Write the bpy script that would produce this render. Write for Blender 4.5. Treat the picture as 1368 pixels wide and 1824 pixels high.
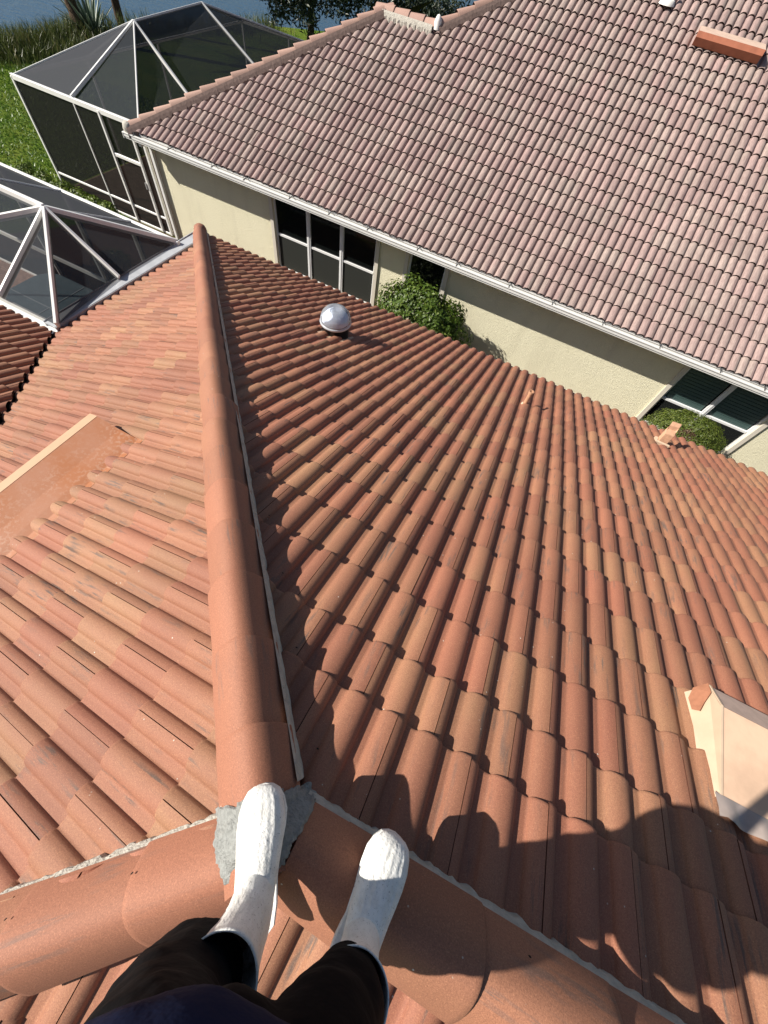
import bpy, bmesh, math, random
import numpy as np
from mathutils import Vector, Matrix, noise
for o in list(bpy.data.objects): bpy.data.objects.remove(o)
S = bpy.context.scene
COL = S.collection
rnd = random.Random(7)
rng = np.random.default_rng(11)
R_ = math.radians
# ------------------------------------------------------------------ camera
RT = Vector((0.88556386, 0.44835365, 0.12147284)); DN = Vector((0.44638263, -0.74902361, -0.48959798)); FW = Vector((-0.12852702, 0.48779364, -0.86344552))
CAM = Vector((0.076, 0.236, 1.491))
cd = bpy.data.cameras.new('camera'); cam = bpy.data.objects.new('camera', cd); COL.objects.link(cam)
cam.matrix_world = Matrix(((RT.x, -DN.x, -FW.x, CAM.x), (RT.y, -DN.y, -FW.y, CAM.y), (RT.z, -DN.z, -FW.z, CAM.z), (0, 0, 0, 1)))
cd.sensor_fit = 'HORIZONTAL'; cd.sensor_width = 36.0; cd.lens = 708.0 / 1368.0 * 36.0
cd.clip_start = 0.02; cd.clip_end = 2000
S.camera = cam
S.render.resolution_x = 768; S.render.resolution_y = 1024
# ------------------------------------------------------------------ light
AZ, EL = R_(26.5), R_(38.5)                       # direction the sunlight travels (from +X) and elevation
SD = Vector((math.cos(AZ) * math.cos(EL), math.sin(AZ) * math.cos(EL), -math.sin(EL)))
sl = bpy.data.lights.new('sun', 'SUN'); sun = bpy.data.objects.new('sun', sl); COL.objects.link(sun)
sl.energy = 5.0; sl.angle = R_(0.53); sl.color = (1.0, 0.93, 0.83)
sun.rotation_mode = 'QUATERNION'; sun.rotation_quaternion = SD.to_track_quat('-Z', 'Y'); sun.location = (-8, -4, 10)
w = bpy.data.worlds.new('World'); S.world = w; w.use_nodes = True
nt = w.node_tree; nt.nodes.clear()
sk = nt.nodes.new('ShaderNodeTexSky'); sk.sky_type = 'NISHITA'; sk.sun_disc = False
sk.sun_elevation = EL; sk.sun_rotation = math.atan2(-SD.x, -SD.y); sk.air_density = 1.0; sk.dust_density = 1.2
bg = nt.nodes.new('ShaderNodeBackground'); bg.inputs[1].default_value = 0.05
wo = nt.nodes.new('ShaderNodeOutputWorld'); nt.links.new(sk.outputs[0], bg.inputs[0]); nt.links.new(bg.outputs[0], wo.inputs[0])
S.view_settings.view_transform = 'Standard'; S.view_settings.look = 'None'; S.view_settings.gamma = 1.0
S.view_settings.exposure = 0.68
# ------------------------------------------------------------------ material helpers
class NT:
    def __init__(s, name):
        s.m = bpy.data.materials.new(name); s.m.use_nodes = True; s.t = s.m.node_tree; s.t.nodes.clear()
        s.out = s.t.nodes.new('ShaderNodeOutputMaterial')
    def n(s, typ, **kw):
        x = s.t.nodes.new(typ)
        for k, v in kw.items(): setattr(x, k, v)
        return x
    def l(s, a, b): s.t.links.new(a, b)
    def set(s, sock, v):
        if hasattr(v, 'is_output') or isinstance(v, bpy.types.NodeSocket): s.l(v, sock)
        else: sock.default_value = v
    def math(s, op, a, b=0.0, c=0.0, clamp=False):
        x = s.n('ShaderNodeMath', operation=op, use_clamp=clamp)
        s.set(x.inputs[0], a); s.set(x.inputs[1], b); s.set(x.inputs[2], c); return x.outputs[0]
    def mix(s, f, a, b, mode='MIX'):
        x = s.n('ShaderNodeMix', data_type='RGBA', blend_type=mode)
        s.set(x.inputs[0], f)
        s.set(x.inputs[6], (*a, 1) if isinstance(a, tuple) else a); s.set(x.inputs[7], (*b, 1) if isinstance(b, tuple) else b)
        return x.outputs[2]
    def noise(s, vec, scale, detail=3.0, rough=.55):
        x = s.n('ShaderNodeTexNoise'); 
        if vec is not None: s.l(vec, x.inputs['Vector'])
        x.inputs['Scale'].default_value = scale; x.inputs['Detail'].default_value = detail; x.inputs['Roughness'].default_value = rough
        return x.outputs[0]
    def ramp(s, f, stops):
        x = s.n('ShaderNodeValToRGB'); s.l(f, x.inputs[0]); e = x.color_ramp.elements
        while len(e) < len(stops): e.new(0.5)
        for i, (p, c) in enumerate(stops):
            e[i].position = p; e[i].color = (c, c, c, 1) if isinstance(c, (int, float)) else (*c, 1)
        return x.outputs[0]
    def vmul(s, v, k):
        x = s.n('ShaderNodeVectorMath', operation='MULTIPLY'); s.l(v, x.inputs[0]); x.inputs[1].default_value = k; return x.outputs[0]
    def vadd(s, v, u):
        x = s.n('ShaderNodeVectorMath', operation='ADD'); s.l(v, x.inputs[0]); s.l(u, x.inputs[1]); return x.outputs[0]
    def obj(s): return s.n('ShaderNodeTexCoord').outputs['Object']
    def attr(s, name): return s.n('ShaderNodeAttribute', attribute_name=name)
    def bump(s, h, strength=.3, dist=.01):
        x = s.n('ShaderNodeBump'); s.l(h, x.inputs['Height']); x.inputs['Strength'].default_value = strength; x.inputs['Distance'].default_value = dist; return x.outputs[0]
    def pbr(s, col, rough=.8, normal=None, spec=.3, metal=0.0, **kw):
        p = s.n('ShaderNodeBsdfPrincipled'); s.set(p.inputs['Base Color'], (*col, 1) if isinstance(col, tuple) else col)
        s.set(p.inputs['Roughness'], rough); p.inputs['Specular IOR Level'].default_value = spec; p.inputs['Metallic'].default_value = metal
        if normal is not None: s.l(normal, p.inputs['Normal'])
        for k, v in kw.items(): s.set(p.inputs[k], v)
        s.l(p.outputs[0], s.out.inputs[0]); return p

def M_tile(name, cols, streakc, streak_amt, bumpk=.35, grain=0.0, var=.60, gl=.76, sp=.60):
    t = NT(name); a = t.attr('tile'); sep = t.n('ShaderNodeSeparateColor'); t.l(a.outputs['Color'], sep.inputs[0])
    loc = t.attr('loc').outputs['Vector']
    off = t.vmul(a.outputs['Color'], (37, 53, 71)); v = t.vadd(loc, off)
    pos = t.obj()
    n1 = t.noise(t.vmul(v, (9, 2.2, 1)), 1.0, 3)
    f = t.math('ADD', t.math('MULTIPLY_ADD', sep.outputs[0], var, .5 - var / 2), t.math('MULTIPLY', t.math('SUBTRACT', n1, .5), .7), clamp=True)
    c = t.ramp(f, cols)
    c = t.mix(t.ramp(t.noise(pos, 1.1, 4), [(.38, 0.0), (.68, .38)]), c, tuple(x * .72 for x in cols[0][1]))
    br = t.math('MULTIPLY_ADD', sep.outputs[1], .26, .84)
    mul = t.n('ShaderNodeVectorMath', operation='SCALE'); t.l(c, mul.inputs[0]); t.l(br, mul.inputs['Scale']); c = mul.outputs[0]
    # streaks running down the barrel, on some of the tiles
    ns = t.noise(t.vmul(v, (75, 5.5, 1)), 1.0, 4, .6)
    n2 = t.noise(t.vmul(v, (14, 3.2, 1)), 1.0, 2)
    mk = t.math('MULTIPLY', t.ramp(ns, [(.50, 0.0), (.60, 1.0)]), t.ramp(n2, [(.52, 0.0), (.66, 1.0)]))
    mk = t.math('MULTIPLY', mk, t.ramp(sep.outputs[2], [(.2, .25), (.7, 1.0)]))
    c = t.mix(t.math('MULTIPLY', mk, streak_amt), c, streakc)
    # fine grit and pale specks
    g = t.noise(pos, 240, 3, .95); c = t.mix(t.ramp(g, [(.36, .55), (.52, 0.0)]), c, tuple(x * .45 for x in cols[1][1]))
    c = t.mix(t.ramp(g, [(.56, 0.0), (.74, .60)]), c, tuple(min(1, x * 1.9) for x in cols[-1][1]))
    if grain: c = t.mix(t.math('MULTIPLY', t.ramp(t.noise(t.vmul(v, (60, 7, 1)), 1.0, 4, .7), [(.42, 0.0), (.62, 1.0)]), grain), c, tuple(x * .45 for x in cols[0][1]))
    vo = t.n('ShaderNodeTexVoronoi'); t.l(pos, vo.inputs['Vector']); vo.inputs['Scale'].default_value = 17
    c = t.mix(t.math('MULTIPLY', t.ramp(vo.outputs['Distance'], [(.035, 1.0), (.055, 0.0)]), t.ramp(t.noise(pos, 7), [(.52, 0.0), (.56, 1.0)])), c, (.62, .58, .5))
    t.pbr(c, gl, t.bump(t.math('ADD', t.noise(pos, 300, 3, .7), t.math('MULTIPLY', t.noise(pos, 60, 3), .7)), bumpk, .0022), sp)
    return t.m
def M_plain(name, col, rough=.6, spec=.4, metal=0.0, nscale=0, namt=.2, bumps=0.0, bscale=200, bdist=.003, dark=.5):
    t = NT(name); c = col; pos = t.obj()
    if nscale: c = t.mix(t.math('MULTIPLY', t.ramp(t.noise(pos, nscale, 5), [(.4, 0.0), (.65, 1.0)]), namt), col, tuple(x * dark for x in col))
    nm = t.bump(t.noise(pos, bscale, 4), bumps, bdist) if bumps else None
    t.pbr(c, rough, nm, spec, metal); return t.m
def M_screen(name, col, op):
    t = NT(name); tr = t.n('ShaderNodeBsdfTransparent'); d = t.n('ShaderNodeBsdfDiffuse'); d.inputs[0].default_value = (*col, 1)
    mx = t.n('ShaderNodeMixShader'); mx.inputs[0].default_value = op; t.l(tr.outputs[0], mx.inputs[1]); t.l(d.outputs[0], mx.inputs[2]); t.l(mx.outputs[0], t.out.inputs[0])
    return t.m
def M_leaf(name, a, b, c, tr=.25):
    t = NT(name); at = t.attr('tile'); sep = t.n('ShaderNodeSeparateColor'); t.l(at.outputs['Color'], sep.inputs[0])
    col = t.ramp(sep.outputs[0], [(0, a), (.5, b), (1, c)])
    p = t.pbr(col, .45, None, .45); 
    d = t.n('ShaderNodeBsdfTranslucent'); t.l(col, d.inputs[0]); mx = t.n('ShaderNodeMixShader'); mx.inputs[0].default_value = tr
    t.l(p.outputs[0], mx.inputs[1]); t.l(d.outputs[0], mx.inputs[2]); t.l(mx.outputs[0], t.out.inputs[0]); return t.m

TILE = M_tile('terracotta_tile', [(0, (.278, .098, .060)), (.38, (.308, .124, .072)), (.64, (.322, .148, .082)), (1, (.315, .180, .092))], (.085, .070, .062), .85)
TILEN = M_tile('pink_tile', [(0, (.345, .235, .225)), (.45, (.37, .272, .25)), (.7, (.375, .30, .268)), (1, (.37, .318, .278))], (.20, .14, .12), .45, .3, .50, .50, .8, .3)
CAPM = M_tile('cap_tile', [(0, (.30, .116, .068)), (.5, (.325, .136, .078)), (1, (.34, .158, .088))], (.12, .095, .085), .7, var=.6)
CAPN = M_tile('pink_cap_tile', [(0, (.40, .245, .20)), (.5, (.44, .275, .215)), (1, (.46, .30, .24))], (.25, .17, .14), .5)
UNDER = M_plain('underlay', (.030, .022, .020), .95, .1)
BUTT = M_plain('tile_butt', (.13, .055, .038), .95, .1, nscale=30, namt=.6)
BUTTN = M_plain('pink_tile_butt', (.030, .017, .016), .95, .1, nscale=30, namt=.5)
MORT = M_plain('mortar', (.50, .475, .42), .95, .15, nscale=25, namt=.5, bumps=.9, bscale=70, bdist=.012, dark=.55)
MORTG = M_plain('fresh_mortar', (.30, .31, .30), .95, .15, nscale=60, namt=.6, bumps=1.0, bscale=140, bdist=.008, dark=.6)
WHITE = M_plain('white_aluminium', (.78, .78, .76), .35, .5, nscale=6, namt=.10)
GREYAL = M_plain('gutter_aluminium', (.42, .44, .47), .4, .5, nscale=8, namt=.25)
GUTIN = M_plain('gutter_dirt', (.30, .29, .25), .8, .2, nscale=12, namt=.6)
DARKIN = M_plain('dark_gutter_inside', (.10, .105, .11), .7, .3, nscale=12, namt=.6)
FRAMEW = M_plain('window_frame', (.74, .75, .76), .4, .5)
TRIM = M_plain('window_trim', (.62, .58, .50), .8, .2)
GLASSD = M_plain('dark_glass', (.006, .008, .008), .06, .6)
SCRN = M_plain('window_screen', (.030, .033, .030), .55, .25)
BLIND = M_plain('blind_slat', (.055, .095, .092), .35, .5)
PEACH = M_plain('peach_paint', (.68, .47, .33), .6, .3, nscale=4.5, namt=.7, bumps=.3, bscale=30, dark=.66)
CREAM = M_plain('cream_paint', (.60, .46, .33), .55, .35, nscale=7, namt=.45, dark=.72)
PATCH = M_plain('brown_patch', (.38, .17, .10), .85, .2, nscale=40, namt=.3)
RUBBER = M_plain('black_flashing', (.010, .010, .012), .5, .3)
BARK = M_plain('bark', (.085, .060, .042), .95, .1, nscale=12, namt=.7, bumps=1.0, bscale=20, bdist=.03)
SPA = M_plain('spa_cover_vinyl', (.135, .195, .225), .45, .4, nscale=5, namt=.3, bumps=.2, bscale=25)
SPAC = M_plain('spa_cabinet', (.13, .10, .08), .7, .3)
PANTS = M_plain('black_trouser_cloth', (.006, .006, .007), .92, .08, bumps=.5, bscale=9, bdist=.02)
SHIRT = M_plain('navy_shirt_cloth', (.008, .013, .040), .9, .1, bumps=.4, bscale=14, bdist=.015)
SKIN = M_plain('skin', (.36, .20, .13), .55, .35)
HAIR = M_plain('dark_hair', (.015, .011, .009), .7, .3)
LEAF1 = M_leaf('hedge_leaf', (.038, .078, .009), (.08, .135, .014), (.18, .23, .04))
LEAF2 = M_leaf('fine_shrub_leaf', (.05, .085, .012), (.11, .15, .022), (.19, .21, .05))
LEAFB = M_leaf('dry_leaf', (.10, .065, .035), (.17, .11, .07), (.24, .17, .11))
LEAF3 = M_leaf('dark_tree_leaf', (.008, .014, .006), (.020, .035, .012), (.07, .08, .05), .1)
REED = M_leaf('reed_leaf', (.045, .06, .015), (.09, .12, .03), (.20, .17, .08))
AGAVE = M_leaf('agave_leaf', (.06, .09, .06), (.12, .17, .12), (.45, .50, .42), .05)
def mk_stucco():
    t = NT('cream_stucco'); pos = t.obj(); n = t.noise(pos, 85, 5, .75)
    vo = t.n('ShaderNodeTexVoronoi'); t.l(pos, vo.inputs['Vector']); vo.inputs['Scale'].default_value = 75
    c0 = t.ramp(t.noise(t.vmul(pos, (2.2, 2.2, .35)), 1.0, 5), [(.5, 0.0), (.75, .35)])
    c = t.mix(t.ramp(t.noise(pos, 1.6, 4), [(.4, 0.0), (.75, .35)]), (.84, .80, .60), (.72, .68, .50))
    c = t.mix(c0, c, (.50, .46, .33))
    h = t.math('ADD', n, t.math('MULTIPLY', vo.outputs['Distance'], .6))
    t.pbr(c, .95, t.bump(h, 1.0, .012), .12); return t.m
STUCCO = mk_stucco()
def mk_boot():
    t = NT('dirty_white_rubber'); pos = t.obj()
    a = t.ramp(t.noise(t.vmul(pos, (3, 3, 1.2)), 9, 6, .65), [(.45, 0.0), (.72, .55)])
    b = t.ramp(t.noise(pos, 75, 5, .7), [(.60, 0.0), (.72, .6)])
    c = t.mix(a, (.84, .84, .81), (.50, .48, .43)); c = t.mix(b, c, (.27, .26, .25))
    c = t.mix(t.ramp(t.noise(pos, 260, 3), [(.62, 0.0), (.70, .6)]), c, (.12, .11, .10))
    t.pbr(c, .55, t.bump(t.math('ADD', t.noise(pos, 40, 4), t.noise(t.vmul(pos, (1, 1, .25)), 120, 3)), .55, .004), .4); return t.m
BOOT = mk_boot()
def mk_lawn():
    t = NT('lawn_grass'); pos = t.obj()
    c = t.mix(t.ramp(t.noise(pos, .8, 5), [(.35, 0.0), (.65, 1.0)]), (.10, .18, .016), (.17, .22, .03))
    c = t.mix(t.ramp(t.noise(pos, 9, 5, .7), [(.45, 0.0), (.7, .7)]), c, (.035, .075, .012))
    t.pbr(c, .95, t.bump(t.noise(pos, 14, 6, .8), 1.0, .12), .1); return t.m
LAWN = mk_lawn()
def mk_water():
    t = NT('lake_water'); pos = t.obj()
    n = t.noise(t.vmul(pos, (1.0, 2.3, 1)), 1.5, 5, .6)
    t.pbr((.016, .065, .130), .16, t.bump(n, .55, .16), .9, 0.0); return t.m
WATER = mk_water()
def mk_deck():
    t = NT('paver_deck'); pos = t.obj(); br = t.n('ShaderNodeTexBrick'); t.l(pos, br.inputs['Vector']); br.inputs['Scale'].default_value = 4.5
    br.inputs['Color1'].default_value = (.20, .115, .085, 1); br.inputs['Color2'].default_value = (.28, .17, .13, 1); br.inputs['Mortar'].default_value = (.08, .06, .05, 1)
    br.inputs['Mortar Size'].default_value = .012
    t.pbr(br.outputs[0], .85, None, .2); return t.m
DECK = mk_deck()
MULCH = M_plain('mulch', (.12, .07, .05), .95, .1, nscale=8, namt=.7, bumps=1.0, bscale=25, bdist=.05)
def mk_lvent():
    t = NT('weathered_orange_metal'); pos = t.obj()
    c = t.mix(t.ramp(t.noise(t.vmul(pos, (1, 1, 1)), 3.0, 4), [(.35, 0.0), (.6, 1.0)]), (.35, .130, .052), (.37, .165, .092))
    c = t.mix(t.math('MULTIPLY', t.ramp(t.noise(pos, 38, 4, .6), [(.5, 0.0), (.6, .65)]), t.ramp(t.noise(pos, 2.2, 2), [(.4, .2), (.6, 1.0)])), c, (.44, .26, .18))
    t.pbr(c, .6, t.bump(t.noise(pos, 120, 3), .15, .003), .35); return t.m
LVENT = mk_lvent()
def mk_dome():
    t = NT('clear_acrylic'); g = t.n('ShaderNodeBsdfGlossy'); g.inputs['Roughness'].default_value = .06
    tr = t.n('ShaderNodeBsdfTransparent'); tr.inputs[0].default_value = (.86, .90, .95, 1)
    d = t.n('ShaderNodeBsdfDiffuse'); d.inputs[0].default_value = (.85, .90, .98, 1)
    m1 = t.n('ShaderNodeMixShader'); m1.inputs[0].default_value = .24; t.l(tr.outputs[0], m1.inputs[1]); t.l(d.outputs[0], m1.inputs[2])
    fr = t.n('ShaderNodeFresnel'); fr.inputs[0].default_value = 1.6
    m2 = t.n('ShaderNodeMixShader'); t.l(fr.outputs[0], m2.inputs[0]); t.l(m1.outputs[0], m2.inputs[1]); t.l(g.outputs[0], m2.inputs[2]); t.l(m2.outputs[0], t.out.inputs[0]); return t.m
DOME = mk_dome()
GLINT = M_plain('dome_glint', (.78, .83, .92), .35, .7, 0.0, bumps=.8, bscale=18, bdist=.02)  # blue-white tone stands in for the bright highlights in the clear dome
SCR_A = M_screen('screen_mesh', (.045, .051, .060), .66)
SCR_B = M_screen('screen_mesh_dense', (.070, .074, .084), .85)
SCR_W = M_screen('screen_wall_mesh', (.022, .023, .022), .80)

# ------------------------------------------------------------------ object helpers
def link(o, parent=None):
    COL.objects.link(o)
    if parent is not None: o.parent = parent
    return o
def tag(o, label=None, cat=None, group=None, kind=None):
    if label: o['label'] = label
    if cat: o['category'] = cat
    if group: o['group'] = group
    if kind: o['kind'] = kind
    return o
def empty(name, loc, label, cat, group=None):
    o = bpy.data.objects.new(name, None); link(o); o.location = loc; o.empty_display_size = .2
    bpy.context.view_layer.update()
    return tag(o, label, cat, group)
def mobj(name, verts, faces, mats, parent=None, smooth=False, mi=None, loc=None, tile=None):
    me = bpy.data.meshes.new(name); V = np.asarray(verts, dtype=float)
    org = np.zeros(3)
    if parent is not None:
        p = parent
        while p is not None: org = org + np.array(p.location); p = p.parent
    elif len(V): 
        org = V.min(0) * .5 + V.max(0) * .5; org[2] = V[:, 2].min()
    me.from_pydata((V - org).tolist(), [], faces if isinstance(faces, list) else faces.tolist())
    for m in (mats if isinstance(mats, (list, tuple)) else [mats]): me.materials.append(m)
    if mi is not None: me.polygons.foreach_set('material_index', np.asarray(mi, dtype=np.int32))
    me.polygons.foreach_set('use_smooth', np.asarray(smooth, dtype=bool) if not isinstance(smooth, bool) else np.full(len(me.polygons), smooth))
    if tile is not None:
        a = me.attributes.new('tile', 'FLOAT_COLOR', 'POINT'); a.data.foreach_set('color', np.asarray(tile, dtype=np.float32).ravel())
    if loc is not None:
        a = me.attributes.new('loc', 'FLOAT_VECTOR', 'POINT'); a.data.foreach_set('vector', np.asarray(loc, dtype=np.float32).ravel())
    me.update()
    o = bpy.data.objects.new(name, me); link(o, parent)
    if parent is None: o.location = org
    return o
class MB:
    def __init__(s): s.v = []; s.f = []
    def add(s, vs, fs):
        n = len(s.v); s.v += [tuple(x) for x in vs]; s.f += [[i + n for i in f] for f in fs]; return s
    def box(s, a, b):
        x0, y0, z0 = a; x1, y1, z1 = b
        return s.add([(x0, y0, z0), (x1, y0, z0), (x1, y1, z0), (x0, y1, z0), (x0, y0, z1), (x1, y0, z1), (x1, y1, z1), (x0, y1, z1)],
                     [[0, 3, 2, 1], [4, 5, 6, 7], [0, 1, 5, 4], [1, 2, 6, 5], [2, 3, 7, 6], [3, 0, 4, 7]])
    def beam(s, p, q, w=.05, h=.05, up=(0, 0, 1), top=True):
        p = Vector(p); q = Vector(q); d = (q - p).normalized(); side = d.cross(Vector(up))
        if side.length < 1e-4: side = d.cross(Vector((0, 1, 0)))
        side.normalize(); u = side.cross(d).normalized()
        vs = []
        for c in (p, q):
            for a, b in ((-1, -1), (1, -1), (1, 1), (-1, 1)): vs.append(c + side * a * w / 2 + u * b * h / 2)
        return s.add(vs, [[0, 1, 2, 3], [7, 6, 5, 4], [0, 4, 5, 1], [1, 5, 6, 2], [2, 6, 7, 3], [3, 7, 4, 0]])
    def tube(s, pts, rad, n=12, caps=True):
        pts = [Vector(p) for p in pts]; rings = []
        for i, p in enumerate(pts):
            d = (pts[min(i + 1, len(pts) - 1)] - pts[max(i - 1, 0)]).normalized()
            a = d.cross(Vector((0, 0, 1))); 
            if a.length < 1e-3: a = d.cross(Vector((0, 1, 0)))
            a.normalize(); b = a.cross(d); r = rad[i] if isinstance(rad, (list, tuple)) else rad
            rings.append([p + (a * math.cos(2 * math.pi * k / n) + b * math.sin(2 * math.pi * k / n)) * r for k in range(n)])
        vs = [v for r in rings for v in r]; fs = []
        for i in range(len(pts) - 1):
            for k in range(n): fs.append([i * n + k, i * n + (k + 1) % n, (i + 1) * n + (k + 1) % n, (i + 1) * n + k])
        if caps: fs.append(list(range(n))[::-1]); fs.append([(len(pts) - 1) * n + k for k in range(n)])
        return s.add(vs, fs)
    def lathe(s, c, prof, n=32):
        m = len(prof)
        vs = [(c[0] + r * math.cos(2 * math.pi * k / n), c[1] + r * math.sin(2 * math.pi * k / n), c[2] + z) for k in range(n) for r, z in prof]
        fs = [[k * m + i, ((k + 1) % n) * m + i, ((k + 1) % n) * m + i + 1, k * m + i + 1] for k in range(n) for i in range(m - 1)]
        return s.add(vs, fs)
    def quad(s, *p): return s.add(p, [list(range(len(p)))])
    def build(s, name, mat, parent=None, smooth=False, tile=None): return mobj(name, s.v, s.f, mat, parent, smooth, tile=tile)
def bevel(o, w=.004, seg=2):
    m = o.modifiers.new('bevel', 'BEVEL'); m.width = w; m.segments = seg; m.limit_method = 'ANGLE'; return o

# ------------------------------------------------------------------ roof geometry
TP = .4341; CP = 1 / math.sqrt(1 + TP * TP); SP = TP * CP
HB, TT = .034, .020
def prof(a, W, HB=HB, bw=.34):                                # height of the double-barrel profile, crown at 0
    d = np.abs((a + W / 2) % W - W / 2) / (W * bw)
    return np.where(d < 1, HB * (np.maximum(0, 1 - d ** 2.2) ** .54 - 1), -HB)
def tile_slope(name, mapf, W, phase, joff, butts, arange, keep, cuts, mats, parent, parity=0, detail=13, alt=True, gap=.0030, seed=1, TT=TT, HB=HB, bw=.345):
    r = np.random.default_rng(seed)
    L = 2 * W; nj = detail * 2 + 1
    ta = np.unique(np.concatenate([np.linspace(0, L, nj), [k * W / 1 + W * x for k in (-1, 0, 1, 2) for x in (bw - joff / W, -bw - joff / W, bw * .96 - joff / W, -bw * .96 - joff / W, bw * .87 - joff / W, -bw * .87 - joff / W) if 0 < k * W + W * x < L]]))
    nj = len(ta)
    V = []; F = []; MI = []; SM = []; TA = []; LO = []; base = 0
    for ci, (s0, s1, head) in enumerate(butts):
        par = (ci + parity) % 2 if alt else 0
        j0 = math.floor((arange[0] - phase) / L) - 1; j1 = math.ceil((arange[1] - phase) / L) + 1
        for j in range(j0, j1):
            aj = phase + joff + j * L + par * W
            ac = aj + L / 2; sc = (s0 + s1) / 2
            if not keep(ac, sc): continue
            rr = r.random(3); dn = r.normal(0, .0011); ds = r.normal(0, .003); sk_ = r.normal(0, .0015)
            a = aj + gap / 2 + ta * (L - gap) / L
            pr = prof(a - phase, W, HB, bw)
            sr = [head, s1 - .10, s1 - .012, s1 - .003, s1 + .0]
            nadd = [0, 0, 0, -.0012, -.0042]
            rows = []
            for si, na in zip(sr, nadd):
                t = (s1 - si) / (s1 - s0)
                rows.append(np.stack([a, np.full(nj, si) + ds + sk_ * (ta / L - .5) * 2, pr - TT * t + na + dn], 1))
            bt = rows[-1].copy(); b2 = bt.copy(); b2[:, 2] -= TT * .80; b3 = b2.copy(); b3[:, 1] -= .06; b3[:, 2] -= .004
            rows += [bt, b2, b3]
            P = np.concatenate(rows)
            # side skirts
            top = [0, 1, 2, 4]
            sk = []
            for side in (0, nj - 1):
                for ri in top: sk.append(rows[ri][side]); 
                for ri in top: q = rows[ri][side].copy(); q[2] -= .014; sk.append(q)
            P = np.concatenate([P, np.array(sk)])
            n0 = base; V.append(P); LO.append(np.stack([P[:, 0], P[:, 1], P[:, 2] * 0], 1)); TA.append(np.tile([*rr, 1.0], (len(P), 1)))
            for k in range(4):
                for i in range(nj - 1): F.append((n0 + k * nj + i, n0 + (k + 1) * nj + i, n0 + (k + 1) * nj + i + 1, n0 + k * nj + i + 1)); MI.append(0); SM.append(True)
            for k in (5, 6):
                for i in range(nj - 1): F.append((n0 + k * nj + i, n0 + (k + 1) * nj + i, n0 + (k + 1) * nj + i + 1, n0 + k * nj + i + 1)); MI.append(1); SM.append(False)
            b = n0 + 8 * nj
            for sd in (0, 8):
                for k in range(3): F.append((b + sd + k, b + sd + k + 1, b + sd + 4 + k + 1, b + sd + 4 + k)); MI.append(1); SM.append(False)
            base += len(P)
    V = np.concatenate(V); X = mapf(V[:, 0], V[:, 1], V[:, 2])
    o = mobj(name, X, F, mats, parent, np.array(SM), MI, np.concatenate(LO), np.concatenate(TA))
    org = X[0] - np.array(o.data.vertices[0].co)
    bm = bmesh.new(); bm.from_mesh(o.data)
    for co, no in cuts:
        bmesh.ops.bisect_plane(bm, geom=bm.verts[:] + bm.edges[:] + bm.faces[:], plane_co=Vector(co) - Vector(org), plane_no=Vector(no), clear_outer=True, dist=1e-5)
    bm.to_mesh(o.data); bm.free()
    return o
def courses(start, n, expo, first=None):
    out = []
    s = start
    if first is not None: out.append((first, start, first))
    for k in range(n):
        out.append((s, s + expo, s - .05)); s += expo
    return out
def cap_run(start, d, side, up, n, expo, L, r, h, mat, parent, name='ridge_tile', phase=0.0, bm_=None, seed=3, step=.016, flip=1):
    """half round cap tiles; d points down the run, each cap overlaps the one below"""
    start = Vector(start); d = Vector(d).normalized(); side = Vector(side).normalized(); up = Vector(up).normalized()
    q = random.Random(seed); NS = 22
    for i in range(n):
        s1 = phase + (i + 1) * expo; s0 = s1 - L
        dr = q.gauss(0, .0030); tilt = q.gauss(0, .006); rr = (q.random(), q.random(), q.random(), 1)
        V = []; F = []; LO = []; T = []; MI = []
        rows = [s0, s0 + L * .5, s1 - .02, s1 - .005, s1]
        ex = [0, 0, 0, -.0015, -.005]
        def ring(s, e, inner=0.0):
            t = (s1 - s) / L; R0 = r * (1 - .055 * t) + e - inner; H0 = h * (1 - .03 * t) + e - inner; z = -step * t
            out = []
            for k in range(NS + 1):
                th = math.pi * k / NS; c = math.cos(th); c = .6 * c + .4 * (1 - 2 * k / NS); sn = 1 - abs(c) ** 1.9
                p = start + d * s + side * (R0 * c + dr + tilt * (s - s1)) + up * (H0 * sn - h + z)
                out.append(p); LO.append((R0 * c * 1.2 + i * .7, s, 0)); T.append(rr)
            return out
        for s, e in zip(rows, ex): V += ring(s, e)
        V += ring(s1, -.005); V += ring(s1, -.019); V += ring(s1 - .08, -.019)
        for k in range(7):
            if k == 4: continue
            for a in range(NS): 
                F.append((k * (NS + 1) + a, k * (NS + 1) + a + 1, (k + 1) * (NS + 1) + a + 1, (k + 1) * (NS + 1) + a) if flip > 0 else (k * (NS + 1) + a, (k + 1) * (NS + 1) + a, (k + 1) * (NS + 1) + a + 1, k * (NS + 1) + a + 1)); MI.append(0 if k < 4 else 1)
        o = mobj(name, V, F, [mat, bm_ or BUTT], parent, True, MI, LO, T)
def mortar_run(name, pts_in, pts_out, parent, mat=MORT, thick=.03, seed=5, amp=.014):
    """ragged mortar bed between two lines given as functions of t"""
    n = len(pts_in); V = []; F = []; q = random.Random(seed)
    for i in range(n):
        a = Vector(pts_in[i]); b = Vector(pts_out[i]); e = (b - a).normalized()
        j = noise.noise(Vector((i * .37, seed, 0))) * amp * 1.6 + noise.noise(Vector((i * 1.3, seed, 3))) * amp
        k = noise.noise(Vector((i * .9, seed, 7))) * .006
        b = b + e * j
        V += [a, a.lerp(b, .5) + Vector((0, 0, .007 + k)), b, b - Vector((0, 0, .07))]
    for i in range(n - 1):
        for k in range(3): F.append((4 * i + k, 4 * i + k + 1, 4 * i + 4 + k + 1, 4 * i + 4 + k))
    return mobj(name, V, F, mat, parent, False)

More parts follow.
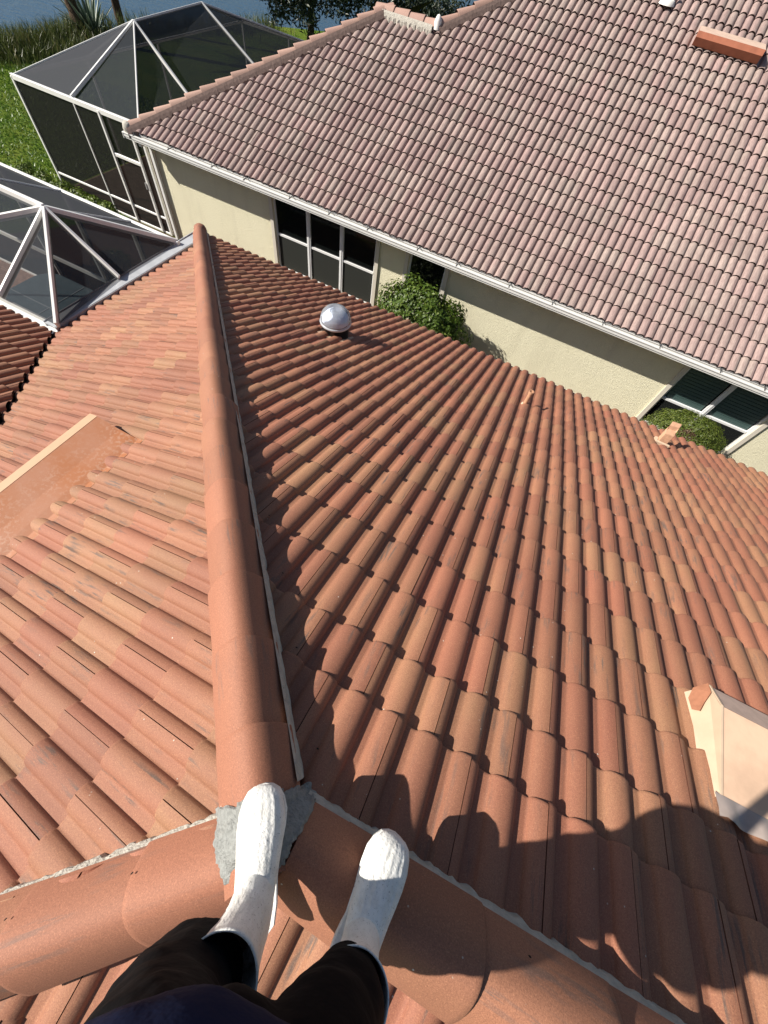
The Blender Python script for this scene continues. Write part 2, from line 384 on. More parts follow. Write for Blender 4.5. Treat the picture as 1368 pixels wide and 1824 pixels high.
# ------------------------------------------------------------------ near house
LZ = -.078
def mR(a, s, n): return np.stack([a, s * CP + n * SP, -s * SP + n * CP], 1)
def mL(a, s, n): return np.stack([-s * CP - n * SP, a, LZ - s * SP + n * CP], 1)
def mB(a, s, n): return np.stack([a, -s * CP - n * SP, -s * SP + n * CP], 1)
YR, XL, YW = 6.15, -5.80, 2.74                         # eaves: right slope, left slope, wing
house = empty('house', (0, 3, -5.03), 'near tiled house with orange terracotta hip roof that the photographer stands on', 'house')
HX = .0012
cR = courses(.7167, 18, .3325, None); cR = [(.46, .7167, .40), (.06, .46, .02)] + cR
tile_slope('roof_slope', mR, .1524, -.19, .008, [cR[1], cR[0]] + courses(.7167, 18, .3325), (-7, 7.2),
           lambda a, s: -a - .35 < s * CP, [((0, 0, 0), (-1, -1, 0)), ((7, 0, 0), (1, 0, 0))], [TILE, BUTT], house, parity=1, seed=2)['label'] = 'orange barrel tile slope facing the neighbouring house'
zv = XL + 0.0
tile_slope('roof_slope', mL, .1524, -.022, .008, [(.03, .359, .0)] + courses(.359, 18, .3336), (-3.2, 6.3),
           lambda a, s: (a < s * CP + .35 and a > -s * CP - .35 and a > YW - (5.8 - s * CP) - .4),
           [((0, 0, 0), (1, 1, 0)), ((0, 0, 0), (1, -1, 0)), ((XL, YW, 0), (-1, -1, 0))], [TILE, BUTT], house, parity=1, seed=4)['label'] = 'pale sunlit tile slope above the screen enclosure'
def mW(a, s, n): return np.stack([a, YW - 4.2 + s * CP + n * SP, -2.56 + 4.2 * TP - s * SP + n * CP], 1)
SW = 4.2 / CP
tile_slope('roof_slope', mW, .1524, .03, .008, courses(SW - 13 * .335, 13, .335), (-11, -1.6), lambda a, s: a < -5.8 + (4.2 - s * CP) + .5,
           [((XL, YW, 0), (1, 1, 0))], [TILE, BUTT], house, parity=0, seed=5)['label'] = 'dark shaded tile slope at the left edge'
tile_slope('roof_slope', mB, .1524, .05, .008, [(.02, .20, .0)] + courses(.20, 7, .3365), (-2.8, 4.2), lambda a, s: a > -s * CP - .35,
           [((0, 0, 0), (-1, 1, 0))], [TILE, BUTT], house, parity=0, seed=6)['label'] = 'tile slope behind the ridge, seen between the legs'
# roof deck under the tiles, walls, eave boards
dk = MB(); D = .085
def dz(p, n): return (p[0], p[1], p[2] - D)
dk.quad((0, 0, -D), (7, 0, -D), (7, YR - .02, -YR * TP - D), (-YR + .02, YR - .02, -YR * TP - D))
dk.quad((0, 0, LZ - D), (-5.78, 5.78, LZ - 5.78 * TP - D), (-5.78, 2.76, LZ - 5.78 * TP - D), (-1.54, -1.54, LZ - 1.54 * TP - D))
dk.quad((0, 0, -D - .02), (-2.5, -2.5, -2.5 * TP - D - .02), (4.2, -2.5, -2.5 * TP - D - .02), (4.2, 0, -D - .02))
dk.quad((-1.54, -1.5, -.72 - D), (-5.78, 2.72, -2.56 - D), (-11, 2.72, -2.56 - D), (-11, -1.5, -.72 - D))
dk.build('roof_deck', UNDER, house)
wl = MB(); wl.box((-5.2, -2.2, -5.03), (7, 5.62, -2.95)); wl.box((-11, -2.2, -5.03), (-5.2, 2.2, -2.95)); wl.build('wall', STUCCO, house)
so = MB(); so.box((-6.0, 5.62, -2.93), (7, 6.12, -2.90)); so.box((-5.78, 2.3, -2.93), (-5.2, 6.05, -2.90)); so.build('soffit', WHITE, house)
fa = MB(); fa.box((-6.05, 6.10, -2.95), (7, 6.165, -2.722)); fa.build('fascia', WHITE, house)
gL = MB(); x0, x1 = -6.02, -5.83
gL.box((x0, YW + .06, -2.72), (x1, 6.0, -2.69)); gL.box((x0 - .012, YW + .06, -2.72), (x0, 6.0, -2.56)); gL.box((x1, YW + .06, -2.72), (x1 + .012, 6.0, -2.58))
gL.box((x0, YW + .06, -2.60), (x1, 6.0, -2.575))
gL.build('gutter', GREYAL, house)['label'] = 'grey flat-topped gutter between tile edge and screen enclosure'
gW = MB(); gW.box((-11, YW + .0, -2.78), (x0 + .2, YW + .13, -2.74)); gW.box((-11, YW + .13, -2.78), (x0 + .2, YW + .145, -2.60)); gW.box((-11, YW - .02, -2.72), (x0 + .22, YW + .0, -2.625)); gW.box((-11, YW + .0, -2.65), (x0 + .2, YW + .10, -2.635))
gW.build('gutter', WHITE, house)['label'] = 'white gutter along the dark tile slope'
# caps
CZ = .125; RC, HC = .122, .115
hd = Vector((-1, 1, -TP)); hu = Vector((-TP, TP, 2)).normalized(); 
def upof(d): 
    s = d.cross(Vector((0, 0, 1))).normalized(); return s, s.cross(d).normalized()
s1_, u1_ = upof(hd.normalized())
cap_run(Vector((-.006, -.006, CZ)), hd, s1_, u1_, 28, .316, .37, RC, HC, CAPM, house, phase=-.081, seed=8, step=.019)
hd2 = Vector((-1, -1, -TP)); s2_, u2_ = upof(hd2.normalized())
cap_run(Vector((.078, -.078, .088)), hd2, s2_, u2_, 7, .3765, .43, RC + .004, HC, CAPM, house, phase=.045, seed=9)
cap_run(Vector((.078, -.078, .088)), hd2, s2_, u2_, 1, .10, .07, RC + .004, HC, CAPM, house, phase=.0, seed=10, step=.003)
rd = Vector((1, 0, 0)); s3_, u3_ = upof(rd)
cap_run(Vector((0, -.050, CZ + .002)), rd, s3_, u3_, 11, .3765, .43, RC + .006, HC + .004, CAPM, house, phase=.30, seed=12, step=.02)
cap_run(Vector((0, -.050, CZ + .002)), rd, s3_, u3_, 1, .36, .235, RC + .006, HC + .004, CAPM, house, phase=.0, seed=13, step=.004)
cap_run(Vector((-1.5, -1.53, -.6)), Vector((-1, 0, 0)), *upof(Vector((-1, 0, 0))), 20, .3765, .43, RC, HC, CAPM, house, phase=0, seed=14)
# end cap of the hip at the eave corner
ec = MB()
ec.lathe((-6.16, 6.16, -2.70), [(0, .115), (.05, .108), (.09, .08), (.112, .03), (.115, -.05)], 20); ec.build('hip_end_tile', CAPM, house, True, tile=[(.3, .5, .2, 1)] * len(ec.v))
def strip(fi, fo, t0, t1, n): return [fi(t0 + (t1 - t0) * k / n) for k in range(n + 1)], [fo(t0 + (t1 - t0) * k / n) for k in range(n + 1)]
q2 = math.sqrt(.5)
def hipA(t, d, dzv, base=0.0): return Vector((-t + d * q2, t + d * q2, base - TP * t + dzv))
a_, b_ = strip(lambda t: hipA(t, .104, .026), lambda t: hipA(t, .119, -.036), .02, 6.0, 420); mortar_run('hip_mortar', a_, b_, house, MORT, seed=21, amp=.014)
a_, b_ = strip(lambda t: hipA(t, -.106, .018), lambda t: hipA(t, -.126, -.06, 0), .02, 5.8, 420); mortar_run('hip_mortar', a_, b_, house, MORT, seed=22, amp=.006)
a_, b_ = strip(lambda t: Vector((-t + .012, -t - .012, -.022 - TP * t)), lambda t: Vector((-t - .012, -t + .012, -.085 - TP * t)), .04, 1.5, 150); mortar_run('hip_mortar', a_, b_, house, MORT, seed=23, amp=.014)
a_, b_ = strip(lambda t: Vector((t, .056, .016)), lambda t: Vector((t, .086, -.045)), .10, 4.0, 330); mortar_run('ridge_mortar', a_, b_, house, MORT, seed=24, amp=.013)
a_, b_ = strip(lambda t: Vector((t, -.10, .028)), lambda t: Vector((t, -.108, -.06)), .12, 4.0, 200); mortar_run('ridge_mortar', a_, b_, house, MORT, seed=25, amp=.004)
# fresh mortar patch over the junction of the three cap rows
def capz(x, y):
    z = -9.0
    for (ox, oy, oz, dx, dy, sl, r, h) in ((-.006, -.006, CZ, -q2, q2, .307, RC, HC), (.078, -.078, .088, -q2, -q2, .307, RC + .004, HC), (0, -.050, CZ + .002, 1, 0, 0, RC + .006, HC + .004)):
        l = (x - ox) * dx + (y - oy) * dy; d = -(x - ox) * dy + (y - oy) * dx
        if l > -.06 and abs(d) < r: z = max(z, oz - sl * max(l, 0) - h * abs(d / r) ** 1.9 - max(0, -l) * .5)
    return max(z, -.02 - .434 * max(0, abs(y)) + .0)
pv = []; pf = []; NR, NA = 26, 160
OUT = [(.118, -.058), (.118, -.022), (.126, .020), (.130, .075), (.095, .105), (.04, .068), (-.009, .035), (-.068, -.025), (-.128, -.080), (-.092, -.115), (-.045, -.150), (.045, -.185), (.09, -.12)]
PCX, PCY = .03, -.03
OA = sorted((math.atan2(y - PCY, x - PCX), math.hypot(x - PCX, y - PCY)) for x, y in OUT); OA = [(OA[-1][0] - 2 * math.pi, OA[-1][1])] + OA + [(OA[0][0] + 2 * math.pi, OA[0][1])]
for i in range(NR + 1):
    for k in range(NA):
        th = -math.pi + 2 * math.pi * k / NA
        for (a0, r0), (a1, r1) in zip(OA, OA[1:]):
            if a0 <= th <= a1: sp = r0 + (r1 - r0) * (th - a0) / (a1 - a0)
        sp += .009 * noise.noise(Vector((math.cos(th) * 9, math.sin(th) * 9, 1))) + .006 * noise.noise(Vector((math.cos(th) * 34, math.sin(th) * 34, 1)))
        rr = sp * i / NR; x = PCX + rr * math.cos(th); y = PCY + rr * math.sin(th)
        e = min(1, (NR - i) / 2)
        pv.append((x, y, capz(x, y) - .006 + .018 * e + .004 * noise.noise(Vector((x * 40, y * 40, 0))) + .006 * noise.noise(Vector((x * 12, y * 12, 5))) * e))
for i in range(NR):
    for k in range(NA): pf.append((i * NA + k, i * NA + (k + 1) % NA, (i + 1) * NA + (k + 1) % NA, (i + 1) * NA + k))
mobj('mortar_patch', pv, pf, MORTG, house, True)
# small paint and grout splats and nail holes on the caps
for (x, y) in [(.062, .19), (-.05, .30), (-.20, .45), (-.46, .72), (.43, .035), (.80, .04), (-.24, -.30), (-.50, -.56), (1.18, .04), (-.74, .99)]:
    z = capz(x, y) + .0005
    nrm = Vector((capz(x - .003, y) - capz(x + .003, y), capz(x, y - .003) - capz(x, y + .003), .006)).normalized(); t1 = nrm.cross(Vector((0, 0, 1))).normalized(); t2 = t1.cross(nrm)
    nh = MB(); nh.quad(*[Vector((x, y, z)) + nrm * .004 + (t1 * math.cos(a) * 1.4 + t2 * math.sin(a)) * .0032 for a in [k * math.pi / 5 for k in range(10)]]); nh.build('nail_hole', UNDER, house)
# --- roof fittings (parts of the house, with their own pieces)
def vent_box(mapf, a0, a1, prof_pts, mat, lip, parent, name='roof_vent', rev=False):
    """sheet-metal off-ridge vent: profile points (s, n); a along the eave"""
    P = lambda a, s, n: tuple(mapf(np.array([a]), np.array([s]), np.array([n]))[0])
    b = MB(); n = len(prof_pts)
    for i in range(n - 1):
        (s0, n0), (s1, n1) = prof_pts[i], prof_pts[i + 1]
        (b if i < n - 3 else lip).quad(P(a0, s0, n0), P(a1, s0, n0), P(a1, s1, n1), P(a0, s1, n1))
    return b, P
lipL = MB()
pL = [(2.44, -.045), (2.50, -.012), (2.60, .035), (2.78, .135), (2.865, .150), (2.875, .135), (2.895, .0)]
bL, PL = vent_box(mL, .17, 1.29, pL, LVENT, lipL, house)
ventL = bL.build('roof_vent', LVENT, house); ventL['label'] = 'weathered orange sheet metal roof vent on the pale left slope'
lipL = MB()
for i in (3, 4, 5):
    (s0, n0), (s1, n1) = pL[i], pL[i + 1]; lipL.quad(PL(.168, s0, n0 + .002), PL(1.292, s0, n0 + .002), PL(1.292, s1, n1 + .002), PL(.168, s1, n1 + .002))
lipL.build('vent_lip', M_plain('sunlit_salmon', (.52, .33, .21), .6, .3, nscale=9, namt=.3, dark=.8), ventL)  # lip paler than the sheet: sunlight on its sun-facing side put into the colour
for a in (.17, 1.29): en = MB(); en.quad(*[PL(a, s, n) for s, n in pL], PL(a, 2.895, -.05), PL(a, 2.44, -.06)); en.build('vent_end', LVENT, ventL)
fl = MB(); fl.quad(PL(.15, 2.40, -.050), PL(1.31, 2.40, -.050), PL(1.31, 2.56, -.020), PL(.15, 2.56, -.020)); fl.build('flashing', LVENT, ventL)
pR = [(.815, -.03), (.85, .0), (1.215, .135), (1.30, .06), (1.315, -.03)]
PR = lambda a, s, n: tuple(mR(np.array([a]), np.array([s]), np.array([n]))[0])
VA = 1.625
b = MB(); b.quad(PR(VA, .80, -.03), PR(2.72, .80, -.03), PR(2.72, .86, .0), PR(VA, .86, .0)); b.quad(PR(VA, .86, .0), PR(2.72, .86, .0), PR(2.72, 1.215, .135), PR(VA + .005, 1.215, .135))
ventR = b.build('roof_vent', PEACH, house); ventR['label'] = 'cream painted roof vent with brown patch at the right edge'
b = MB(); b.quad(PR(VA + .005, 1.215, .136), PR(2.72, 1.215, .136), PR(2.72, 1.345, .105), PR(VA + .01, 1.345, .105)); b.quad(PR(VA + .01, 1.345, .105), PR(2.72, 1.345, .105), PR(2.72, 1.36, -.02), PR(VA + .01, 1.36, -.02)); b.build('vent_lip', M_plain('pinkish_paint', (.50, .37, .31), .6, .3, nscale=20, namt=.3), ventR)
b = MB(); b.quad(PR(VA - .03, .83, -.04), PR(VA, .86, .0), PR(VA + .005, 1.215, .135), PR(VA + .01, 1.345, .105), PR(VA - .03, 1.355, -.03)); b.build('vent_end', CREAM, ventR); b = MB(); b.quad(PR(2.72, .85, -.05), PR(2.72, .85, .0), PR(2.72, 1.215, .135), PR(2.72, 1.345, .105), PR(2.72, 1.345, -.04)); b.build('vent_end', CREAM, ventR)
b = MB(); b.beam(PR(VA + .003, .86, .004), PR(VA + .008, 1.215, .140), .010, .005); b.build('seam', CREAM, ventR)
b = MB(); b.beam(PR(VA + .008, 1.215, .140), PR(VA + .013, 1.345, .110), .009, .005); b.build('seam', CREAM, ventR)
b = MB(); b.quad(PR(VA - .034, 1.30, .012), PR(VA - .022, 1.35, .045), PR(VA + .004, 1.352, .112), PR(VA - .004, 1.29, .118), PR(VA - .012, 1.255, .075), PR(VA - .024, 1.215, .045), PR(VA - .033, 1.235, .012)); b.build('patch', PATCH, ventR)
b = MB(); fl_ = []
for k in range(41):
    a = 1.60 + k * .0275; w_ = .004 + float(prof(np.array([a + .19]), .1524)[0]) * .8
    fl_ += [PR(a, .86, .004), PR(a, .80, w_ + .008), PR(a, .768 + .006 * math.sin(k * 1.7), w_ + .001)]
b.add(fl_, [[3 * k + j, 3 * k + j + 1, 3 * k + 4 + j, 3 * k + 3 + j] for k in range(40) for j in range(2)]); b.build('flashing', M_plain('pale_flashing', (.36, .30, .27), .3, .6, nscale=10, namt=.5), ventR, True)
# skylight
sx, sy = -2.12, 4.10; sz = -sy * TP + .0
base = MB(); base.lathe((sx, sy, sz), [(.165, -.10), (.165, .13), (.172, .135)], 40); sky = base.build('tubular_skylight', RUBBER, house, True); sky['label'] = 'clear dome skylight on a black ring near the top of the right slope'
b = MB(); b.lathe((sx, sy, sz + .13), [(.150, -.02), (.190, -.012), (.194, .005), (.188, .02), (.180, .022)], 40); b.build('dome_ring', M_plain('grey_ring', (.45, .48, .52), .3, .5), sky, True)
b = MB(); b.lathe((sx, sy, sz + .15), [(.188, .0), (.184, .04), (.168, .09), (.130, .135), (.076, .158), (.070, .156), (.0, .150)], 48); b.build('dome', DOME, sky, True)
b = MB(); b.lathe((sx, sy, sz + .15), [(.170, .0), (.160, .045), (.115, .095), (.072, .118), (.068, .112), (.0, .108)], 13); b.build('glint_core', GLINT, sky, False)  # pale faceted core added inside so the dome shows highlights
b = MB(); b.quad(*[(sx + .24 * math.cos(t) * (1 + .15 * math.sin(5 * t)), sy + .24 * math.sin(t), -(sy + .24 * math.sin(t)) * TP - .038) for t in [i * 2 * math.pi / 28 for i in range(28)]]); b.build('flashing', PEACH, sky)
# vent pipe
bx, by = .40, 4.56; bz = -by * TP - .02; ndir = Vector((0, SP * .75, 1)).normalized()
b = MB(); B0 = Vector((bx, by, bz))
n = 20; rings = []
for (hh, r) in ((-.03, .026), (.15, .026), (.15, .033), (.175, .033), (.175, .021), (.10, .021)):
    rings.append([B0 + ndir * hh + Vector((math.cos(2 * math.pi * k / n), math.sin(2 * math.pi * k / n), 0)) * r for k in range(n)])
b.add([v for r in rings for v in r], [[i * n + k, i * n + (k + 1) % n, (i + 1) * n + (k + 1) % n, (i + 1) * n + k] for i in range(len(rings) - 1) for k in range(n)])
PIPE = M_plain('pipe_paint', (.46, .25, .15), .7, .3, nscale=30, namt=.3)
pipe = b.build('vent_pipe', PIPE, house, False); pipe['label'] = 'short peach vent pipe standing on the right slope'
b = MB(); b.lathe((bx, by, bz - .01), [(.05, -.03), (.045, .0), (.03, .02)], 12); b.build('pipe_collar', CREAM, pipe)
# bent flue jack
jx, jy = 2.37, 5.44; J0 = Vector((jx, jy, -jy * TP - .03))
b = MB(); pts = [(-.02, 0), (.17, .012), (.215, .045), (.235, .10), (.225, .125)]; rings = []
for i, (hz_, fy) in enumerate(pts):
    c = J0 + Vector((0, SP * .55, 1)).normalized() * hz_ + Vector((.25, .95, 0)).normalized() * fy
    ax = Vector((.97, .12, 0)).normalized(); ay = Vector((-.12, .97, 0)) if i < 2 else Vector((0, .5, .7)).normalized()
    rings.append([c + ax * .065 * u + ay * .040 * v for u, v in ((-1, -1), (1, -1), (1, 1), (-1, 1))])
b.add([v for r in rings for v in r], [[i * 4 + k, i * 4 + (k + 1) % 4, (i + 1) * 4 + (k + 1) % 4, (i + 1) * 4 + k] for i in range(4) for k in range(4)])
jack = b.build('flue_jack', M_plain('jack_paint', (.56, .33, .21), .65, .3, nscale=25, namt=.35), house); jack['label'] = 'peach goose-neck flue near the eave of the right slope'
bevel(jack, .008, 2)
b = MB(); b.box((jx - .10, jy - .085, -jy * TP - .03), (jx + .09, jy - .05, -jy * TP + .03)); b.box((jx - .11, jy - .06, -jy * TP - .03), (jx - .075, jy + .03, -jy * TP + .02)); b.build('jack_collar', CREAM, jack)

# ------------------------------------------------------------------ neighbouring house
TN = .5; CN = 1 / math.sqrt(1 + TN * TN); SN = TN * CN; YN, ZN = 8.42, -2.66
nb = empty('neighbor_house', (0, 12, -5.03), 'neighbouring cream stucco house with pinkish tile roof and white gutter', 'house')
def mN(a, s, n): return np.stack([a, YN + s * CN - n * SN, ZN + s * SN + n * CN], 1)
def mNr(a, s, n): return mN(a, -s, n)               # s runs downslope from the eave reference (negative is uphill)
EN = .3445
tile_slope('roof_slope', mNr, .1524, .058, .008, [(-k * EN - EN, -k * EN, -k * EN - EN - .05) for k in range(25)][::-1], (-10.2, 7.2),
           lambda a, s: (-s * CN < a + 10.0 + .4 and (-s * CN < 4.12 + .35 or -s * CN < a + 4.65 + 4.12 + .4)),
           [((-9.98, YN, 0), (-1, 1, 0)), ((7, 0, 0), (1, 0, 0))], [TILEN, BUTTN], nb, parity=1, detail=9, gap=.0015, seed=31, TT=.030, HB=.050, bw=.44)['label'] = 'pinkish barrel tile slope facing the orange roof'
# everything above the low ridge left of the second hip is trimmed away
o = [c for c in nb.children if c.name.startswith('roof_slope')][0]
bm = bmesh.new(); bm.from_mesh(o.data); H_ = 4.12; off = Vector(nb.location)
geom = bm.verts[:] + bm.edges[:] + bm.faces[:]
bmesh.ops.bisect_plane(bm, geom=geom, plane_co=Vector((0, YN + H_, 0)) - off, plane_no=(0, 1, 0), dist=1e-5)
bmesh.ops.bisect_plane(bm, geom=bm.verts[:] + bm.edges[:] + bm.faces[:], plane_co=Vector((-4.60, YN + H_, 0)) - off, plane_no=(-1, 1, 0), dist=1e-5)
dele = [f for f in bm.faces if (f.calc_center_median() + off).y > YN + H_ and ((f.calc_center_median() + off).y - (YN + H_)) > ((f.calc_center_median() + off).x + 4.60)]
bmesh.ops.delete(bm, geom=dele, context='FACES'); bm.to_mesh(o.data); bm.free()
XE = -9.98; ZR = ZN + TN * H_
dk = MB(); D = .09
dk.quad((XE, YN + .03, ZN - D), (7, YN + .03, ZN - D), (7, YN + 8.5, ZN + TN * 8.47 - D), (-4.6 + 4.3, YN + 8.5, ZN + TN * 8.47 - D), (-4.6, YN + H_, ZR - D), (XE + H_, YN + H_, ZR - D))
dk.quad((XE, YN + .03, ZN - D), (XE + H_, YN + H_, ZR - D), (XE + H_, YN + H_ + 3, ZR - D), (XE, YN + H_ * 2 + 3, ZN - D))
dk.quad((XE + H_, YN + H_ + .05, ZR - D), (-4.6, YN + H_ + .05, ZR - D), (-4.6, YN + H_ + 4, ZR - D - 1.9), (XE + H_, YN + H_ + 4, ZR - D - 1.9))
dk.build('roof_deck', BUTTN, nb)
yw = 8.75
wl = MB()
WIN = [(-6.45, -3.77, -4.60, -2.92), (-2.98, -2.12, -3.95, -2.92), (3.08, 4.93, -4.55, -2.92)]
xs = [-9.72] + [v for w_ in WIN for v in (w_[0], w_[1])] + [7.0]
for i in range(0, len(xs), 2): wl.box((xs[i], yw, -5.03), (xs[i + 1], yw + .2, -2.80))
for (a, b2, c, d) in WIN: wl.box((a, yw, -5.03), (b2, yw + .2, c)); wl.box((a, yw, d), (b2, yw + .2, -2.80))
wl.box((-9.72, yw + .2, -5.03), (-9.52, 18, -2.80))
wl.build('wall', STUCCO, nb)
so = MB(); so.box((-9.95, YN + .0, -2.845), (7, yw + .01, -2.80)); so.build('soffit', TRIM, nb)
fa = MB(); fa.box((XE + .02, YN + .035, -2.84), (7, YN + .06, -2.705)); fa.box((XE + .0, YN + .035, -2.84), (XE + .025, 17, -2.705)); fa.build('fascia', WHITE, nb)
g = MB(); ya = YN - .085
g.box((-10.05, ya + .015, -2.835), (7, YN + .033, -2.82)); g.build('gutter_floor', GUTIN, nb)
g = MB(); g.box((-10.05, ya, -2.835), (7, ya + .014, -2.742)); g.box((-10.05, ya - .022, -2.744), (7, ya + .018, -2.728)); g.box((-10.05, ya - .012, -2.80), (7, ya, -2.744)); g.box((-10.062, ya - .02, -2.84), (-10.05, YN + .03, -2.728))
gut = g.build('gutter', WHITE, nb)
for k in range(17):
    g = MB(); x = -9.7 + k * 1.0 + rnd.uniform(-.15, .15); g.beam((x, ya - .02, -2.722), (x + .01, YN + .04, -2.715), .016, .010); g.beam((x, ya + .02, -2.715), (x - .03, ya + .05, -2.69), .010, .008); g.build('gutter_hanger', DARKIN, gut)
d = MB(); d.box((-9.80, yw - .075, -5.0), (-9.73, yw - .003, -2.98)); d.box((-9.80, YN + .02, -2.95), (-9.73, yw - .003, -2.88)); d.build('downspout', WHITE, nb)
for wi, (a, b2, c, d) in enumerate(WIN):
    t = MB(); e = .085
    t.box((a - e, yw - .035, c - e), (a, yw - .002, -2.86)); t.box((b2, yw - .035, c - e), (b2 + e, yw - .002, -2.86)); t.box((a, yw - .035, c - e), (b2, yw - .002, c)); t.box((a, yw - .035, -2.93), (b2, yw - .002, -2.86)); 
    win = t.build('window', TRIM, nb)
    win['label'] = ['wide dark window with three sashes under the gutter', 'small dark window half hidden by the leafy bush', 'window with closed horizontal blinds at the right'][wi]
    f = MB(); y0, y1 = yw + .03, yw + .075; k = .045
    f.box((a, y0, c), (a + k, y1, d)); f.box((b2 - k, y0, c), (b2, y1, d)); f.box((a + k, y0, c), (b2 - k, y1, c + k)); f.box((a + k, y0, d - k), (b2 - k, y1, d))
    mull = {0: [-5.53, -4.655], 1: [], 2: [3.975]}[wi]; rail = {0: -3.80, 1: None, 2: -3.86}[wi]
    for m in mull: f.box((m - .045, y0 - .02, c + k), (m + .045, y1 - .02, d - k)); f.box((m - .012, y0 - .03, c + k), (m + .012, y0 - .02, d - k))
    ed = [a + k] + mull + [b2 - k]
    if rail:
        for i in range(len(ed) - 1): f.box((ed[i] + (.045 if i else 0), y0 - .008, rail - .022), (ed[i + 1] - (.045 if i < len(mull) else 0), y1 - .008, rail + .022))
    fo = f.build('frame', FRAMEW, win)
    for i in range(len(ed) - 1):
        xa = ed[i] + (.045 if i else 0); xb = ed[i + 1] - (.045 if i < len(mull) else 0)
        p = MB(); p.box((xa, y1 - .02, c + k), (xb, y1 - .012, d - k)); 
        if wi < 2: p.build('pane', GLASSD, win)
        else:
            bl = MB()
            nsl = 22
            for q_ in range(nsl): zz = c + k + .03 + (d - c - .15) * q_ / nsl; bl.box((xa + .02, y1 + .0, zz), (xb - .02, y1 + .018, zz + .060))
            bl.build('blind', BLIND, win)
        if wi == 0: s_ = MB(); s_.box((xa + .03, y0 + .005, c + k + .01), (xb - .02, y0 + .009, rail - .03)); s_.build('insect_screen', SCRN, win)
        if wi == 2: s_ = MB(); s_.box((xa + .02, y1 + .03, c), (xb - .02, y1 + .04, d)); s_.box((xa + .0, y0 + .005, c + k + .01), (xb - .0, y0 + .008, rail - .03)); s_.build('insect_screen', M_screen('sash_screen', (.02, .022, .022), .72), win)
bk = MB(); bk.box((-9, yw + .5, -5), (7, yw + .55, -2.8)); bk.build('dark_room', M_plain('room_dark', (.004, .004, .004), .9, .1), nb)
# neighbour's caps and mortar
hdn = Vector((1, 1, TN)); sn_, un_ = upof((-hdn).normalized())
capn = dict(mat=CAPN, parent=nb, bm_=BUTTN)
top1 = Vector((XE + H_, YN + H_, ZR + .105))
cap_run(top1, -hdn, sn_, un_, 17, .372, .45, .115, .10, phase=-.1, seed=41, step=.055, **capn)
cap_run(Vector((XE + H_ - .1, YN + H_ + .02, ZR + .10)), Vector((1, 0, 0)), *upof(Vector((1, 0, 0))), 4, .355, .45, .115, .10, phase=0, seed=42, step=.03, **capn)
top2 = Vector((-4.6 + 4.27, YN + H_ + 4.27, ZR + TN * 4.27 + .11))
cap_run(top2, -hdn, sn_, un_, 17, .374, .45, .115, .10, phase=0, seed=43, step=.055, **capn)
cap_run(top2, Vector((1, 0, 0)), *upof(Vector((1, 0, 0))), 20, .37, .45, .115, .10, phase=-.1, seed=44, step=.03, **capn)
b = MB(); b.lathe((XE + .02, YN + .02, ZN - .02), [(0, .13), (.06, .12), (.10, .08), (.115, .0), (.10, -.06)], 14); b.build('hip_end_mortar', MORT, nb, True)
b = MB(); b.lathe((-4.58, YN + H_ - .02, ZR + .02), [(0, .15), (.04, .13), (.075, .06), (.09, -.06)], 12); b.build('valley_mortar', M_plain('white_mortar', (.75, .73, .70), .9, .2), nb, True)
def hN(t, d, z, x0=XE, y0=YN, z0=ZN): return Vector((x0 + t + d * q2, y0 + t - d * q2, z0 + TN * t + z))
a_, b_ = strip(lambda t: hN(t, .10, .03), lambda t: hN(t, .17, -.075), 0, H_, 220); mortar_run('hip_mortar', a_, b_, nb, M_plain('dark_mortar', (.22, .16, .14), .95, .1, nscale=20, namt=.5), seed=51, amp=.03)
a_, b_ = strip(lambda t: Vector((XE + H_ + t, YN + H_ - .10, ZR + .015)), lambda t: Vector((XE + H_ + t, YN + H_ - .14, ZR - .06)), 0, 1.2, 60); mortar_run('ridge_mortar', a_, b_, nb, MORT, seed=52, amp=.02)
a_, b_ = strip(lambda t: hN(t, .10, .03, -4.6, YN + H_, ZR), lambda t: hN(t, .17, -.075, -4.6, YN + H_, ZR), 0, 4.2, 200); mortar_run('hip_mortar', a_, b_, nb, bpy.data.materials['dark_mortar'], seed=53, amp=.03)
# neighbour's roof vent
PN = lambda a, s, n: tuple(mN(np.array([a]), np.array([s]), np.array([n]))[0])
s0 = 5.88
b = MB(); b.quad(PN(.33, s0 + .50, -.02), PN(1.60, s0 + .50, -.02), PN(1.60, s0 + .05, .19), PN(.33, s0 + .05, .19)); nv = b.build('roof_vent', M_plain('pale_vent', (.60, .45, .36), .6, .3, nscale=8, namt=.3), nb); nv['label'] = 'long sheet metal vent on the pinkish roof'
b = MB(); b.quad(PN(.33, s0 + .05, .19), PN(1.60, s0 + .05, .19), PN(1.60, s0 - .02, .14), PN(.33, s0 - .02, .14)); b.quad(PN(.33, s0 - .02, .14), PN(1.60, s0 - .02, .14), PN(1.60, s0 + .0, .0), PN(.33, s0 + .0, .0)); b.build('vent_front', M_plain('rust_vent', (.36, .13, .075), .6, .3, nscale=6, namt=.4), nv)
for a in (.33, 1.60): b = MB(); b.quad(PN(a, s0 + .5, -.05), PN(a, s0 + .5, -.02), PN(a, s0 + .05, .19), PN(a, s0 - .02, .14), PN(a, s0, -.05)); b.build('vent_end', bpy.data.materials['rust_vent'], nv)
b = MB(); b.lathe((-.48, 14.36, ZN + TN * (14.36 - YN) - .0), [(.16, -.04), (.13, .03), (.09, .035), (.085, -.04)], 20); b.build('pipe_flashing', bpy.data.materials['white_mortar'], nb, True)
b = MB(); b.lathe((-.48, 14.36, ZN + TN * (14.36 - YN)), [(.05, -.04), (.05, .22), (.04, .22), (.04, .0)], 16); b.build('vent_pipe', PEACH, nb, True)

